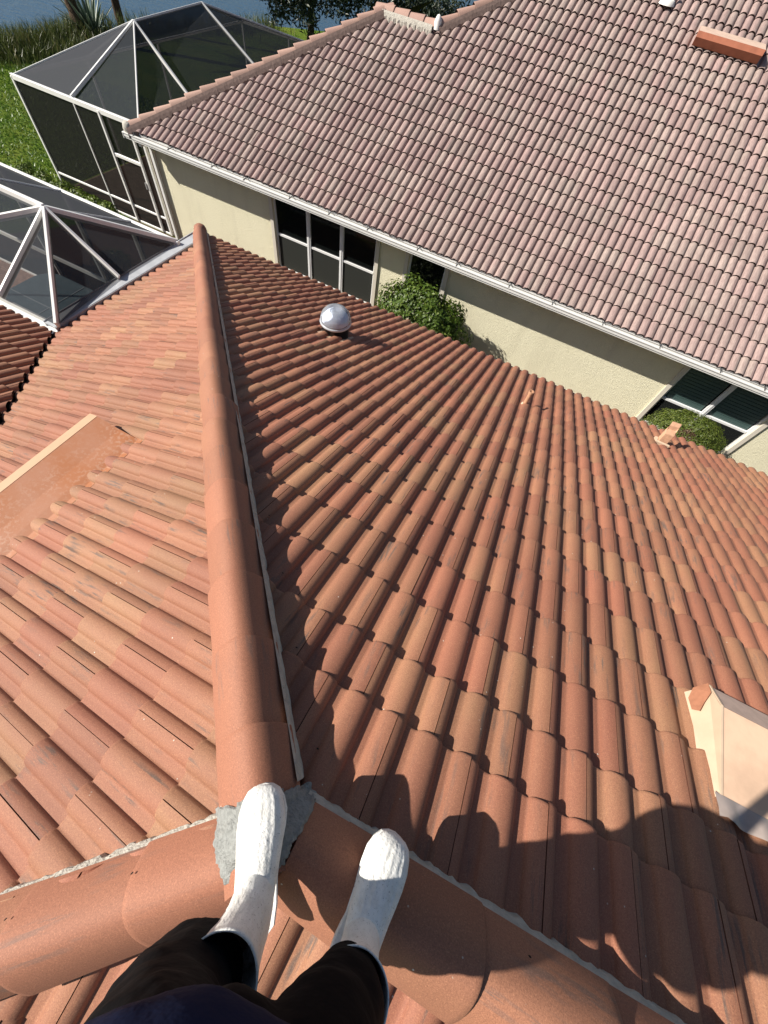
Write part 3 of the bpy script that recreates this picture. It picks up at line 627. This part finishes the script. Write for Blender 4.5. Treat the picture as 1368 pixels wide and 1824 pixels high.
# ------------------------------------------------------------------ screen enclosures
def cage(root, beams, screens, posts):
    for (p, q, w_, h_, *lab) in beams:
        m = MB(); m.beam(p, q, w_, h_); o = m.build('beam', WHITE, root); bevel(o, .004, 1)
    for (p, q, w_, h_) in posts:
        m = MB(); m.beam(p, q, w_, h_, up=(0, 1, 0)); o = m.build('post', WHITE, root); bevel(o, .004, 1)
    for pts, mat in screens:
        m = MB(); m.quad(*pts); m.build('screen_panel', mat, root)
ZT = -2.55; GZ = -5.03
c1 = empty('pool_enclosure', (-8.5, 4.1, GZ), 'white framed screen enclosure in the corner of the orange roof, with pyramid screen roof', 'screen enclosure')
P = (-6.953, 4.12, -1.917); YB = 5.42
ci = (-5.80, 2.83, ZT); A1 = (-6.0, YB, ZT); G1 = (-5.97, 4.12, ZT); G2 = (-6.83, 2.83, ZT); RE = (-11.0, 4.12, -1.917); WL = (-9.3, 2.83, ZT)
beams = [(P, RE, .05, .12), (P, ci, .038, .10), (P, G1, .038, .10), (P, G2, .038, .10), (P, A1, .038, .10), (P, (-9.1, 2.83, ZT), .05, .09),
         ((-12.6, YB, ZT), (-5.95, YB, ZT), .06, .06), (P, (-6.953, YB, ZT), .018, .05), ((-8.5, 4.12, -1.92), (-8.5, YB, ZT), .018, .05), (RE, (-12.6, YB, ZT), .045, .10), (RE, (-12.6, 2.83, ZT), .045, .10), ((-12.6, 2.83, ZT), (-12.6, YB, ZT), .06, .06),
         ((-12.6, YB, -4.15), (-6.05, YB, -4.15), .05, .09), ((-12.6, YB, -5.0), (-6.05, YB, -5.0), .05, .05)]
posts = [((x, YB, -5.02), (x, YB, ZT - .03), .05, .10) for x in (-12.55, -10.0, -8.45, -7.0, -6.1)] + [((-12.6, 2.9, -5.02), (-12.6, 2.9, ZT - .03), .05, .1)]
screens = [((P, G1, ci), SCR_A), ((P, ci, G2), SCR_A), ((P, G2, WL, RE), SCR_A), ((RE, WL, (-12.6, 2.83, ZT)), SCR_A), ((P, A1, G1), SCR_A), ((P, RE, (-12.6, YB, ZT), A1), SCR_B), ((RE, (-12.6, 2.83, ZT), (-12.6, YB, ZT)), SCR_A),
           (((-12.6, YB, -5.0), (-6.05, YB, -5.0), (-6.05, YB, ZT), (-12.6, YB, ZT)), SCR_W)]
cage(c1, beams, screens, posts)
c2 = empty('pool_enclosure', (-11.9, 12, GZ), 'tall white framed screen enclosure beside the lawn, attached to the pinkish roofed house', 'screen enclosure')
Y0, XF, XN = 8.78, -13.82, -10.02; ZT2 = -2.73; Q1 = (-11.55, 10.86, -1.66); Q2 = (-11.75, 13.5, -1.63); YE = 17.7
beams = [((XF, Y0, ZT2), (XN, Y0, ZT2), .06, .10), ((-11.95, Y0, ZT2 + .05), Q1, .045, .07), (Q1, (XN, 10.7, ZT2), .045, .07), (Q1, (XN, Y0, ZT2), .03, .05), (Q1, (XF, Y0, ZT2), .02, .05),
         (Q2, (XN, 13.7, ZT2), .045, .07), (Q1, Q2, .02, .05), (Q2, (XN, YE, ZT2), .02, .05), (Q2, (XF, YE, ZT2), .02, .05), ((XF, Y0, ZT2), (XF, YE, ZT2), .05, .06), ((XF, YE, ZT2), (XN, YE, ZT2), .05, .06),
         ((XF, Y0, -4.62), (XN, Y0, -4.62), .04, .05), ((XF, Y0, -5.0), (XN, Y0, -5.0), .04, .05), ((-11.17, Y0 - .01, -3.52), (-10.30, Y0 - .01, -3.52), .05, .07),
         ((XF, 11, ZT2), (Q1[0], Q1[1], Q1[2]), .02, .04), ((XF, YE, -4.0), (XN, YE, -4.0), .04, .05)]
posts = [((XF, Y0, -5.02), (XF, Y0, ZT2), .06, .06), ((-11.95, Y0, -5.02), (-11.95, Y0, ZT2), .035, .05), ((-10.02, Y0, -5.02), (-10.02, Y0, ZT2), .06, .07), ((XF, 11, -5.02), (XF, 11, ZT2), .05, .05), ((XF, 13.6, -5.02), (XF, 13.6, ZT2), .05, .05), ((XF, YE, -5.02), (XF, YE, ZT2), .05, .05), ((-11.9, YE, -5.02), (-11.9, YE, ZT2), .05, .05)]
screens = [(((XF, Y0, ZT2), (-11.95, Y0, ZT2), Q1), SCR_B), (((-11.95, Y0, ZT2), (XN, Y0, ZT2), Q1), SCR_A), (((XN, Y0, ZT2), (XN, 13.7, ZT2), Q2, Q1), SCR_A), (((XF, Y0, ZT2), Q1, Q2, (XF, YE, ZT2)), SCR_B), ((Q2, (XN, 13.7, ZT2), (XN, YE, ZT2)), SCR_A), ((Q2, (XN, YE, ZT2), (XF, YE, ZT2)), SCR_B),
           (((XF, Y0, -5.0), (XN, Y0, -5.0), (XN, Y0, ZT2), (XF, Y0, ZT2)), SCR_W), (((XF, Y0, -5.0), (XF, YE, -5.0), (XF, YE, ZT2), (XF, Y0, ZT2)), SCR_W), (((XF, YE, -5.0), (XN, YE, -5.0), (XN, YE, ZT2), (XF, YE, ZT2)), SCR_W)]
cage(c2, beams, screens, posts)
m = MB(); m.beam((-11.17, Y0 - .02, -5.0), (-11.17, Y0 - .02, ZT2), .05, .06, up=(0, 1, 0)); m.beam((-10.30, Y0 - .02, -5.0), (-10.30, Y0 - .02, ZT2), .05, .06, up=(0, 1, 0)); dr = m.build('door', WHITE, c2)
m = MB(); m.box((-10.36, Y0 - .07, -4.02), (-10.33, Y0 - .04, -3.88)); m.build('handle', M_plain('handle_grey', (.3, .3, .3), .4, .5), dr)
# hot tub under the near enclosure
tb = empty('hot_tub', (-9.1, 4.2, GZ), 'hot tub with a blue-grey folding cover seen through the near screen enclosure', 'hot tub')
def rrect(x0, y0, x1, y1, r, z0, z1, n=8):
    pts = []
    for cx, cy, a0 in ((x1 - r, y1 - r, 0), (x0 + r, y1 - r, 90), (x0 + r, y0 + r, 180), (x1 - r, y0 + r, 270)):
        for k in range(n + 1): a = R_(a0 + 90 * k / n); pts.append((cx + r * math.cos(a), cy + r * math.sin(a)))
    m = len(pts); b = MB(); b.add([(x, y, z0) for x, y in pts] + [(x, y, z1) for x, y in pts], [[i, (i + 1) % m, m + (i + 1) % m, m + i] for i in range(m)] + [list(range(m, 2 * m)), list(range(m))[::-1]]); return b
rrect(-10.15, 3.15, -8.05, 5.25, .38, -5.0, -4.56).build('cabinet', SPAC, tb)
cv = rrect(-10.2, 3.1, -8.0, 5.3, .42, -4.555, -4.45).build('cover', SPA, tb); bevel(cv, .03, 3)
b = MB(); b.beam((-10.15, 4.35, -4.447), (-8.05, 4.35, -4.447), .025, .012); b.beam((-9.1, 5.25, -4.447), (-9.1, 3.15, -4.447), .02, .01); b.build('seam', M_plain('seam', (.35, .40, .43), .5, .3), cv)

# ------------------------------------------------------------------ ground, water
land = [(-26.5, -60), (-25.2, 0), (-24.4, 10), (-23.6, 14.3), (-23.0, 16.5), (-23.4, 19), (-22.0, 23), (-20.2, 28), (-16, 32), (-9, 38), (10, 44), (60, 60), (400, 80), (400, -300), (-60, -300)]
m = MB(); m.quad(*[(x, y, GZ) for x, y in land]); o = m.build('ground', LAWN); tag(o, 'green lawn between the houses and the lake', None, None, 'structure')
bkv = []; 
for x, y in land[:13]: bkv += [(x, y, GZ), (x - 1.0, y + .5, GZ - .5)]
m = MB(); m.add(bkv, [[2 * i, 2 * i + 1, 2 * i + 3, 2 * i + 2] for i in range(12)]); o = m.build('bank', MULCH); tag(o, 'low bank at the edge of the lake', None, None, 'structure')
m = MB(); m.quad((-600, -500, GZ - .42), (600, -500, GZ - .42), (600, 700, GZ - .42), (-600, 700, GZ - .42)); o = m.build('lake', WATER); tag(o, 'blue rippled lake', None, None, 'structure')
m = MB(); m.quad((-12.6, 2.2, GZ + .004), (-5.2, 2.2, GZ + .004), (-5.2, 5.42, GZ + .004), (-12.6, 5.42, GZ + .004)); o = m.build('patio', DECK); tag(o, 'brick paver patio under the near enclosure', None, None, 'structure')
m = MB(); m.quad((XF, Y0, GZ + .004), (XN + .4, Y0, GZ + .004), (XN + .4, YE, GZ + .004), (XF, YE, GZ + .004)); o = m.build('patio', DECK); tag(o, 'paver patio in the far enclosure', None, None, 'structure')
m = MB(); m.quad((-13.5, 5.5, GZ + .005), (8, 5.5, GZ + .005), (8, 8.74, GZ + .005), (-11.5, 8.74, GZ + .005)); o = m.build('planting_bed', MULCH); tag(o, 'mulched side yard between the two houses', None, None, 'structure')

# ------------------------------------------------------------------ plants
def leaves(n, sampler, size, asp, mat, name, parent, seed, nd=None, bias=0.0):
    r = np.random.default_rng(seed); C = sampler(n, r); n = len(C)
    d = r.normal(size=(n, 3)); d /= np.linalg.norm(d, axis=1)[:, None]
    if nd is not None: d = d * .55 + nd(C) ; d /= np.linalg.norm(d, axis=1)[:, None]
    u = np.cross(d, r.normal(size=(n, 3))); u /= np.linalg.norm(u, axis=1)[:, None]; v = np.cross(d, u)
    s = size * r.uniform(.6, 1.25, n)[:, None]
    V = np.stack([C - u * s * .5, C + v * s * asp * .5 - u * s * .05 + d * s * .06, C + u * s * .55, C - v * s * asp * .5 - u * s * .05 + d * s * .06], 1).reshape(-1, 3)
    F = (np.arange(n)[:, None] * 4 + np.arange(4)).tolist()
    t = np.clip(r.normal(.42 + bias, .22, n), 0, 1); T = np.repeat(np.stack([t, t, t, np.ones(n)], 1), 4, 0)
    return mobj(name, V, F, mat, parent, False, tile=T)
def blob(c, rad, lump=.16, fill=.30, seed=0, top=None, fs=2.6):
    def f(n, r):
        d = r.normal(size=(n, 3)); d /= np.linalg.norm(d, axis=1)[:, None]; d[:, 2] = np.where(d[:, 2] < -.5, -d[:, 2], d[:, 2])
        k = 1 - fill * r.random(n) ** 1.6
        lp = np.array([noise.noise(Vector((x * fs + seed, y * fs, z * fs))) + .5 * noise.noise(Vector((x * fs * 2.7 + seed, y * fs * 2.7, z * fs * 2.7))) for x, y, z in d])
        k = k * (1 + lump * lp * 1.6) + r.normal(0, .02, n)
        return np.array(c) + d * np.array(rad) * k[:, None]
    return f
def shrub(name, c, rad, n, size, mat, label, cat, seed, group=None, asp=.6, lump=.16, core=(.02, .04, .01), fs=2.6, bias=0.0):
    root = empty(name, (c[0], c[1], GZ), label, cat, group)
    nrm = lambda C: (C - np.array(c)) / np.array(rad)
    leaves(n, blob(c, rad, lump, seed=seed, fs=fs), size, asp, mat, 'foliage', root, seed, nrm, bias)
    b = MB()
    for k in range(5): a = k * 1.3 + seed; b.tube([(c[0] + .03 * math.cos(a), c[1] + .03 * math.sin(a), GZ), (c[0] + rad[0] * .3 * math.cos(a), c[1] + rad[1] * .3 * math.sin(a), c[2] - rad[2] * .2), (c[0] + rad[0] * .6 * math.cos(a), c[1] + rad[1] * .6 * math.sin(a), c[2] + rad[2] * .4)], [.03, .02, .008], 6)
    b.build('stem', BARK, root)
    return root
shrub('bush', (-2.22, 8.02, -4.20), (1.14, .62, .98), 13000, .072, LEAF1, 'large leafy green bush against the cream wall in front of the small window', 'bush', 3, lump=.14)
sh2 = shrub('bush', (3.72, 8.02, -4.15), (.82, .60, .66), 16000, .050, LEAF2, 'clipped rounded bush with a brown patch below the window with blinds', 'bush', 5, asp=.28, lump=.05)
leaves(1500, lambda n, r: np.array([(3.62 + .20 * x, 7.72 + .16 * y, -3.62 - .09 * (x * x + y * y) * 1.3 + .03 * z - .10 * (y < 0) * abs(y)) for x, y, z in r.normal(size=(n, 3)) * .75]), .045, .35, LEAFB, 'dry_patch', sh2, 8)
for k, (x, y, s) in enumerate([(-14.9, 8.55, .30), (-14.2, 8.5, .28), (-13.5, 8.5, .33), (-12.9, 8.45, .34), (-12.3, 8.4, .36), (-11.8, 8.42, .26)]):
    shrub('low_shrub', (x, y, -4.90), (s, s * .8, .24), 500, .085, LEAF1, ['first and leftmost low shrub at the foot of the far enclosure', 'second low shrub from the left at the foot of the far enclosure', 'third low shrub from the left at the foot of the far enclosure', 'fourth low shrub from the left at the foot of the far enclosure', 'fifth low shrub from the left, by the enclosure door', 'rightmost small low shrub by the enclosure door'][k], 'shrub', 20 + k, 'low shrubs along the far enclosure', bias=.25)
for k, (x, y, s) in enumerate([(-9.6, 6.5, .55), (-8.2, 6.3, .5)]):
    shrub('low_shrub', (x, y, -4.75), (s, s * .8, .34), 900, .085, LEAF2, ['darker shrub seen through the screen, nearer the hot tub', 'darker shrub seen through the screen, nearer the orange roof corner'][k], 'shrub', 40 + k, 'shrubs in the side yard')
# reeds
r = np.random.default_rng(5); V = []; F = []; T = []; 
sh = [(-27, -12), (-26.0, 0), (-24.6, 10), (-23.8, 14.3), (-23.2, 16.5), (-23.6, 19), (-22.2, 23), (-20.4, 28)]
for k in range(8000):
    i = r.integers(0, len(sh) - 1) if k % 3 else 2 + r.integers(0, 3); t = r.random(); x = sh[i][0] * (1 - t) + sh[i + 1][0] * t + abs(r.normal(0, .9)) - .1; y = sh[i][1] * (1 - t) + sh[i + 1][1] * t
    h = r.uniform(.35, .85) * (1 if x < -22.5 else .7); a = r.uniform(0, 6.28); lx, ly = r.normal(0, .14, 2); wv = r.uniform(.010, .022); n0 = len(V); c_, s_ = math.cos(a) * wv, math.sin(a) * wv
    V += [(x - c_, y - s_, GZ - .1), (x + c_, y + s_, GZ - .1), (x + lx * .5 + c_ * .7, y + ly * .5 + s_ * .7, GZ + h * .6), (x + lx * .5 - c_ * .7, y + ly * .5 - s_ * .7, GZ + h * .6), (x + lx * 1.4, y + ly * 1.4, GZ + h)]
    F += [(n0, n0 + 1, n0 + 2, n0 + 3), (n0 + 3, n0 + 2, n0 + 4)]; q_ = min(1, max(0, r.normal(.4, .25))); T += [(q_, q_, q_, 1)] * 5
tag(mobj('reeds', V, F, REED, None, False, tile=T), 'tall green and brown reeds along the lake shore', 'reeds', None, 'stuff')
# lawn blades near the shore and by the cage
V = []; F = []; T = []
for k in range(26000):
    x = r.uniform(-24, -13.9); y = r.uniform(6.0, 15.5); h = r.uniform(.03, .085); a = r.uniform(0, 6.28); wv = .02; n0 = len(V)
    V += [(x - wv * math.cos(a), y - wv * math.sin(a), GZ), (x + wv * math.cos(a), y + wv * math.sin(a), GZ), (x + r.normal(0, .05), y + r.normal(0, .05), GZ + h)]; F.append((n0, n0 + 1, n0 + 2)); q_ = min(1, max(0, r.normal(.5, .25))); T += [(q_, q_, q_, 1)] * 3
tag(mobj('grass', V, F, M_leaf('grass_blade', (.05, .12, .012), (.10, .20, .02), (.20, .28, .05)), None, False, tile=T), 'bright green grass blades of the lawn', 'grass', None, 'stuff')
# agave
ag = MB(); ac = Vector((-23.0, 18.9, GZ)); T = []
for k in range(34):
    a = k * 2.4 + .3; el = R_(28 + 52 * ((k * 7) % 34) / 34); L = 1.3 + .7 * ((k * 5) % 11) / 11; d = Vector((math.cos(a) * math.cos(el), math.sin(a) * math.cos(el), math.sin(el))); sd = Vector((-math.sin(a), math.cos(a), 0)); up = sd.cross(d) * -1
    n0 = len(ag.v); q_ = rnd.random()
    for t, w_ in ((0, .05), (.25, .085), (.6, .07), (.85, .035), (1, .002)):
        c = ac + d * L * t + Vector((0, 0, -.12 * t * t)); 
        ag.v += [tuple(c - sd * w_ + up * .02), tuple(c), tuple(c + sd * w_ + up * .02)]; T += [(.85, 0, 0, 1), (q_ * .5, 0, 0, 1), (.85, 0, 0, 1)]
    for i in range(4):
        for j in range(2): ag.f.append([n0 + i * 3 + j, n0 + i * 3 + j + 1, n0 + i * 3 + 4 + j, n0 + i * 3 + 3 + j])
tag(ag.build('agave', AGAVE, None, tile=T), 'spiky pale edged agave between the two palm trunks at the lake edge', 'agave')
def palm(x, y, r0, H, label, seed):
    root = empty('palm_tree', (x, y, GZ), label, 'palm tree', 'palm trees by the lake'); b = MB(); q = random.Random(seed)
    pts = [(x + .012 * k * math.sin(k + seed), y + .01 * k, GZ - .1 + H * k / 16) for k in range(17)]
    b.tube(pts, [r0 * (1.25 - .25 * min(1, k / 4)) * (1 + .05 * (k % 2)) for k in range(17)], 14); b.build('trunk', BARK, root, True)
    V = []; F = []; T = []; top = Vector(pts[-1])
    for f in range(18):
        a = f * 2.4; el = R_(q.uniform(-25, 60)); L = q.uniform(1.6, 2.2)
        for k in range(22):
            t = k / 22; c = top + Vector((math.cos(a) * math.cos(el) * L * t, math.sin(a) * math.cos(el) * L * t, math.sin(el) * L * t - .9 * t * t)); sd = Vector((-math.sin(a), math.cos(a), 0))
            for s in (-1, 1):
                n0 = len(V); e = c + sd * s * .42 * math.sin(math.pi * (t * .85 + .12)) + Vector((math.cos(a) * .15, math.sin(a) * .15, -.12)); w_ = Vector((math.cos(a), math.sin(a), 0)) * .035
                V += [c - w_, c + w_, e]; F.append((n0, n0 + 1, n0 + 2)); T += [(.4, 0, 0, 1)] * 3
    mobj('crown', V, F, REED, root, False, tile=T)
palm(-23.1, 18.35, .20, 6.2, 'thicker palm trunk at the lake edge, left of the other', 2)
palm(-23.75, 21.2, .15, 6.6, 'thinner palm trunk at the lake edge, right of the other', 5)
# dark shoreline tree
dt = empty('tree', (-17.2, 27.4, GZ), 'dark bushy tree at the lake behind the pinkish roof', 'tree')
b = MB(); b.tube([(-17.2, 27.4, GZ), (-17.1, 27.4, GZ + .8), (-17.2, 27.3, GZ + 1.8)], [.22, .16, .08], 8); b.build('trunk', BARK, dt)
clump = [((-17.4, 26.3, -3.7), (1.3, 1.3, 1.3)), ((-16.6, 28.3, -3.4), (1.5, 1.4, 1.5)), ((-18.4, 25.4, -3.3), (.75, .6, .5)), ((-15.0, 29.5, -3.4), (1.5, 1.4, 1.4)), ((-18.9, 25.0, -3.0), (.35, .35, .3))]
def dsamp(n, r):
    out = []
    for i, (c, rd_) in enumerate(clump): out.append(blob(c, rd_, .4, .6, i * 3 + 1, fs=1.8)(int(n * (.3, .3, .12, .24, .04)[i]), r))
    return np.concatenate(out)
leaves(9000, dsamp, .26, .28, LEAF3, 'crown', dt, 9)

d2 = empty('shoreline_tree', (-12.6, 31.0, GZ), 'low dark shrubbery at the lake showing above the short ridge of the pinkish roof', 'tree')
b = MB(); b.tube([(-12.6, 31.0, GZ), (-12.5, 31.0, GZ + 1.6)], [.15, .06], 8); b.build('trunk', BARK, d2)
leaves(6000, blob((-12.4, 31.0, -3.9), (3.0, 1.3, 1.3), .3, .6, 77, fs=2.2), .24, .28, LEAF3, 'crown', d2, 19)

# ------------------------------------------------------------------ the photographer
person = empty('person', (.2, -.1, .1), 'person standing on the ridge in black trousers, navy shirt and dirty white rubber boots', 'person')
PO = Vector(person.location)
def boot(name, heel, toe, zs, lab, shaft, tip=0.0):
    H = Vector((heel[0], heel[1], 0)); Tt = Vector((toe[0], toe[1], 0)); L = (Tt - H).length; ax = (Tt - H).normalized(); sd = Vector((-ax.y, ax.x, 0)); k = L / .29
    #        d     z    ang   h     w
    rows = [(.290, .034, 0, .004, .008), (.287, .034, 0, .018, .024), (.279, .036, 0, .029, .036), (.262, .039, 0, .037, .045), (.235, .043, 0, .043, .0515), (.205, .048, 2, .048, .0525), (.175, .054, 5, .054, .050),
            (.145, .061, 10, .062, .046), (.118, .070, 20, .072, .043), (.096, .083, 36, .086, .041), (.080, .105, 56, .088, .042), (.068, .135, 72, .074, .043), (.060, .170, 84, .062, .045), (.056, .21, 90, .058, .048), (.054, .26, 90, .061, .053), (.052, .29, 90, .065, .057), (.050, .318, 90, .070, .062), (.050, .332, 90, .072, .064)]
    NS = 72; V = []; F = []
    for ri, (d, z, an, h, w_) in enumerate(rows):
        a = R_(an); nrm = (math.cos(a), math.sin(a)); up = (-math.sin(a), math.cos(a))
        t = max(0, z - .12) / .25
        for kk in range(NS):
            th = 2 * math.pi * kk / NS; ct, st = math.cos(th), math.sin(th)
            rib = 0.0
            if 2 < ri < 13 and st > .25: rib = .0026 * math.cos(th * 19 + .6 + 1.1 * math.sin(ri * .55)) * min(1, (st - .25) * 2.2) * (.45 + .9 * noise.noise(Vector((th * 3, ri * .35, zs * 9))))
            if ri > 11: rib = .0022 * math.sin(7 * z * 20 + th * 2) * .6
            pu = (h + rib) * (abs(st) ** .9) * (1 if st > 0 else -1); ps = (w_ + rib * .5) * ct
            dd = d + up[0] * pu; zz = max(z + up[1] * pu, 0.0)
            p = H + ax * dd * k + sd * ps * 1.06 + Vector((shaft[0] * t, shaft[1] * t, zs + zz + tip * dd))
            V.append(p)
    n = len(rows)
    for i in range(n - 1):
        for kk in range(NS): F.append((i * NS + kk, i * NS + (kk + 1) % NS, (i + 1) * NS + (kk + 1) % NS, (i + 1) * NS + kk))
    F.append(tuple(range(NS))[::-1])
    o = mobj(name, V, F, BOOT, person, True); o['label'] = lab
    s = o.modifiers.new('solid', 'SOLIDIFY'); s.thickness = .003; s.offset = -1
    # sole
    pts = []
    half = [(-.008, .0), (-.004, .022), (.012, .036), (.05, .040), (.10, .038), (.15, .043), (.20, .052), (.235, .054), (.262, .047), (.281, .035), (.291, .018), (.294, 0)]
    ol = half + [(d, -w_) for d, w_ in half[-2:0:-1]]
    m = len(ol); b = MB()
    def PP(d, s_, z): return H + ax * d * k + sd * s_ * 1.06 + Vector((0, 0, zs + z + tip * d))
    b.add([PP(d, s_, -.012) for d, s_ in ol] + [PP(d * 1.0, s_ * 1.03, .004) for d, s_ in ol] + [PP(d, s_ * 1.07, .014) for d, s_ in ol] + [PP(d, s_ * 1.0, .020) for d, s_ in ol],
          [[r_ * m + i, r_ * m + (i + 1) % m, (r_ + 1) * m + (i + 1) % m, (r_ + 1) * m + i] for r_ in range(3) for i in range(m)] + [list(range(3 * m, 4 * m))])
    b.build('sole', BOOT, o, False)
    return o
boot('boot', (.135, -.190), (-.018, .062), .135, 'left boot, planted on the mortar where the three cap rows meet', (-.012, -.030))
boot('boot', (.348, -.175), (.362, .118), .125, 'right boot, standing across the ridge caps with sunlit toe', (-.035, .03), tip=-.10)
def skin(name, chain, mat, parent, subd=2):
    nodes, edges, rootid = chain
    ids = list(nodes); me = bpy.data.meshes.new(name); me.from_pydata([tuple(Vector(nodes[i][0]) - PO) for i in ids], [(ids.index(a), ids.index(b)) for a, b in edges], [])
    o = bpy.data.objects.new(name, me); link(o, parent); me.materials.append(mat)
    sm = o.modifiers.new('skin', 'SKIN'); sm.use_smooth_shade = True
    lay = me.skin_vertices[0].data
    for k, i in enumerate(ids): r_ = nodes[i][1]; lay[k].radius = (r_, r_); lay[k].use_root = (i == rootid)
    ss = o.modifiers.new('sub', 'SUBSURF'); ss.levels = subd; ss.render_levels = subd
    return o
skin('body', ({'pel': ((.12, -.23, .90), .10), 'hl': ((.055, -.21, .80), .07), 'kl': ((.050, -.215, .53), .045), 'al': ((.100, -.155, .24), .030), 'hr': ((.20, -.20, .80), .07), 'kr': ((.28, -.11, .55), .045), 'ar': ((.335, -.10, .24), .032),
    'w': ((.17, -.25, 1.05), .10), 'c': ((.155, -.28, 1.25), .10), 'n': ((.14, -.25, 1.42), .05), 'h0': ((.13, -.20, 1.50), .06), 'h1': ((.12, -.175, 1.60), .085), 'h2': ((.12, -.175, 1.68), .06),
    'sl': ((.0, -.285, 1.33), .055), 'el': ((-.11, -.30, 1.16), .038), 'wl': ((-.02, .075, 1.45), .024), 'pl': ((-.010, .130, 1.475), .022),
    'sr': ((.31, -.28, 1.33), .055), 'er': ((.375, -.18, 1.10), .040), 'wr': ((.215, .155, 1.455), .026), 'pr': ((.185, .19, 1.485), .022)},
    [('pel', 'hl'), ('hl', 'kl'), ('kl', 'al'), ('pel', 'hr'), ('hr', 'kr'), ('kr', 'ar'), ('pel', 'w'), ('w', 'c'), ('c', 'n'), ('n', 'h0'), ('h0', 'h1'), ('h1', 'h2'), ('c', 'sl'), ('sl', 'el'), ('el', 'wl'), ('wl', 'pl'), ('c', 'sr'), ('sr', 'er'), ('er', 'wr'), ('wr', 'pr')], 'pel'), SKIN, person)
def cloth(name, tubes, balls, mat, vox, fold, fscale, extra=None):
    """overlapping tapered tubes and ellipsoids fused into one continuous garment"""
    b = MB()
    for pts, rad in tubes:
        # resample smoothly
        P_, R2 = [], []
        for i in range(len(pts) - 1):
            for k in range(6):
                t = k / 6; P_.append(Vector(pts[i]).lerp(Vector(pts[i + 1]), t)); R2.append(rad[i] * (1 - t) + rad[i + 1] * t)
        P_.append(Vector(pts[-1])); R2.append(rad[-1])
        b.tube(P_, R2, 24)
    for c, r_ in balls:
        prof_ = [(math.cos(R_(a)), math.sin(R_(a))) for a in range(-90, 91, 10)]
        m = MB(); m.lathe((0, 0, 0), prof_, 32); b.add([(c[0] + x * r_[0], c[1] + y * r_[1], c[2] + z * r_[2]) for x, y, z in m.v], m.f)
    o = b.build(name, mat, person, True)
    rm = o.modifiers.new('fuse', 'REMESH'); rm.mode = 'VOXEL'; rm.voxel_size = vox; rm.use_smooth_shade = True
    sm = o.modifiers.new('soft', 'SMOOTH'); sm.factor = .6; sm.iterations = 9
    tx = bpy.data.textures.new('folds', 'CLOUDS'); tx.noise_scale = fscale; tx.noise_depth = 2; dm = o.modifiers.new('folds', 'DISPLACE'); dm.texture = tx; dm.strength = fold; dm.mid_level = .5
    return o
cloth('trousers', [([(.058, -.222, .355), (.050, -.232, .44), (.050, -.225, .56), (.080, -.21, .72), (.13, -.22, .88)], [.096, .099, .103, .118, .130]),
                   ([(.318, -.115, .385), (.302, -.105, .48), (.270, -.115, .60), (.245, -.150, .73), (.22, -.20, .88)], [.066, .074, .088, .112, .125])],
      [((.185, -.215, .92), (.185, .145, .13)), ((.155, -.178, .73), (.11, .125, .11))], PANTS, .010, .022, .11)
cloth('shirt', [([(.01, -.285, 1.33), (-.09, -.32, 1.14)], [.08, .062]), ([(.30, -.28, 1.33), (.37, -.20, 1.14)], [.08, .062])],
      [((.185, -.200, .90), (.245, .205, .17)), ((.175, -.255, 1.06), (.185, .145, .22)), ((.155, -.285, 1.28), (.17, .11, .12)), ((.14, -.27, 1.42), (.07, .07, .06))], SHIRT, .012, .018, .10)
hr = MB(); hr.lathe((.12, -.188, 1.58), [(.098, -.03), (.104, .03), (.095, .09), (.06, .125), (0, .138)], 24); hr.build('hair', HAIR, person, True)
# hands close around the phone
def hand(w0, sgn):
    for k in range(4):
        z = -.012 - .018 * k; L = (.062, .072, .068, .052)[k]
        b = MB(); p0 = Vector(w0) + DN * (.018 * k - .02); p1 = p0 + RT * sgn * L * .45 - FW * -.0 + DN * .0; p2 = p1 + RT * sgn * L * .4
        b.tube([p0 - FW * .045, p1 - FW * .03, p2 - FW * .028], [.0095, .009, .007], 8); b.build('finger', SKIN, person, True)
    b = MB(); b.tube([Vector(w0) - FW * .05 - DN * .02, Vector(w0) - FW * .07 - DN * .02 + RT * sgn * .03, Vector(w0) - FW * .07 + RT * sgn * .05], [.012, .011, .008], 8); b.build('thumb', SKIN, person, True)
hand(CAM - RT * .085 - FW * .02, 1); hand(CAM + RT * .085 - FW * .02, -1)
ph = MB(); c = CAM - FW * .03 + DN * .0
ph.beam(c - RT * .075, c + RT * .075, .075, .008, up=tuple(FW)); o = ph.build('phone', M_plain('phone_black', (.01, .01, .012), .25, .5)); tag(o, 'black phone held out by the person taking the picture', 'phone'); bevel(o, .003, 2)
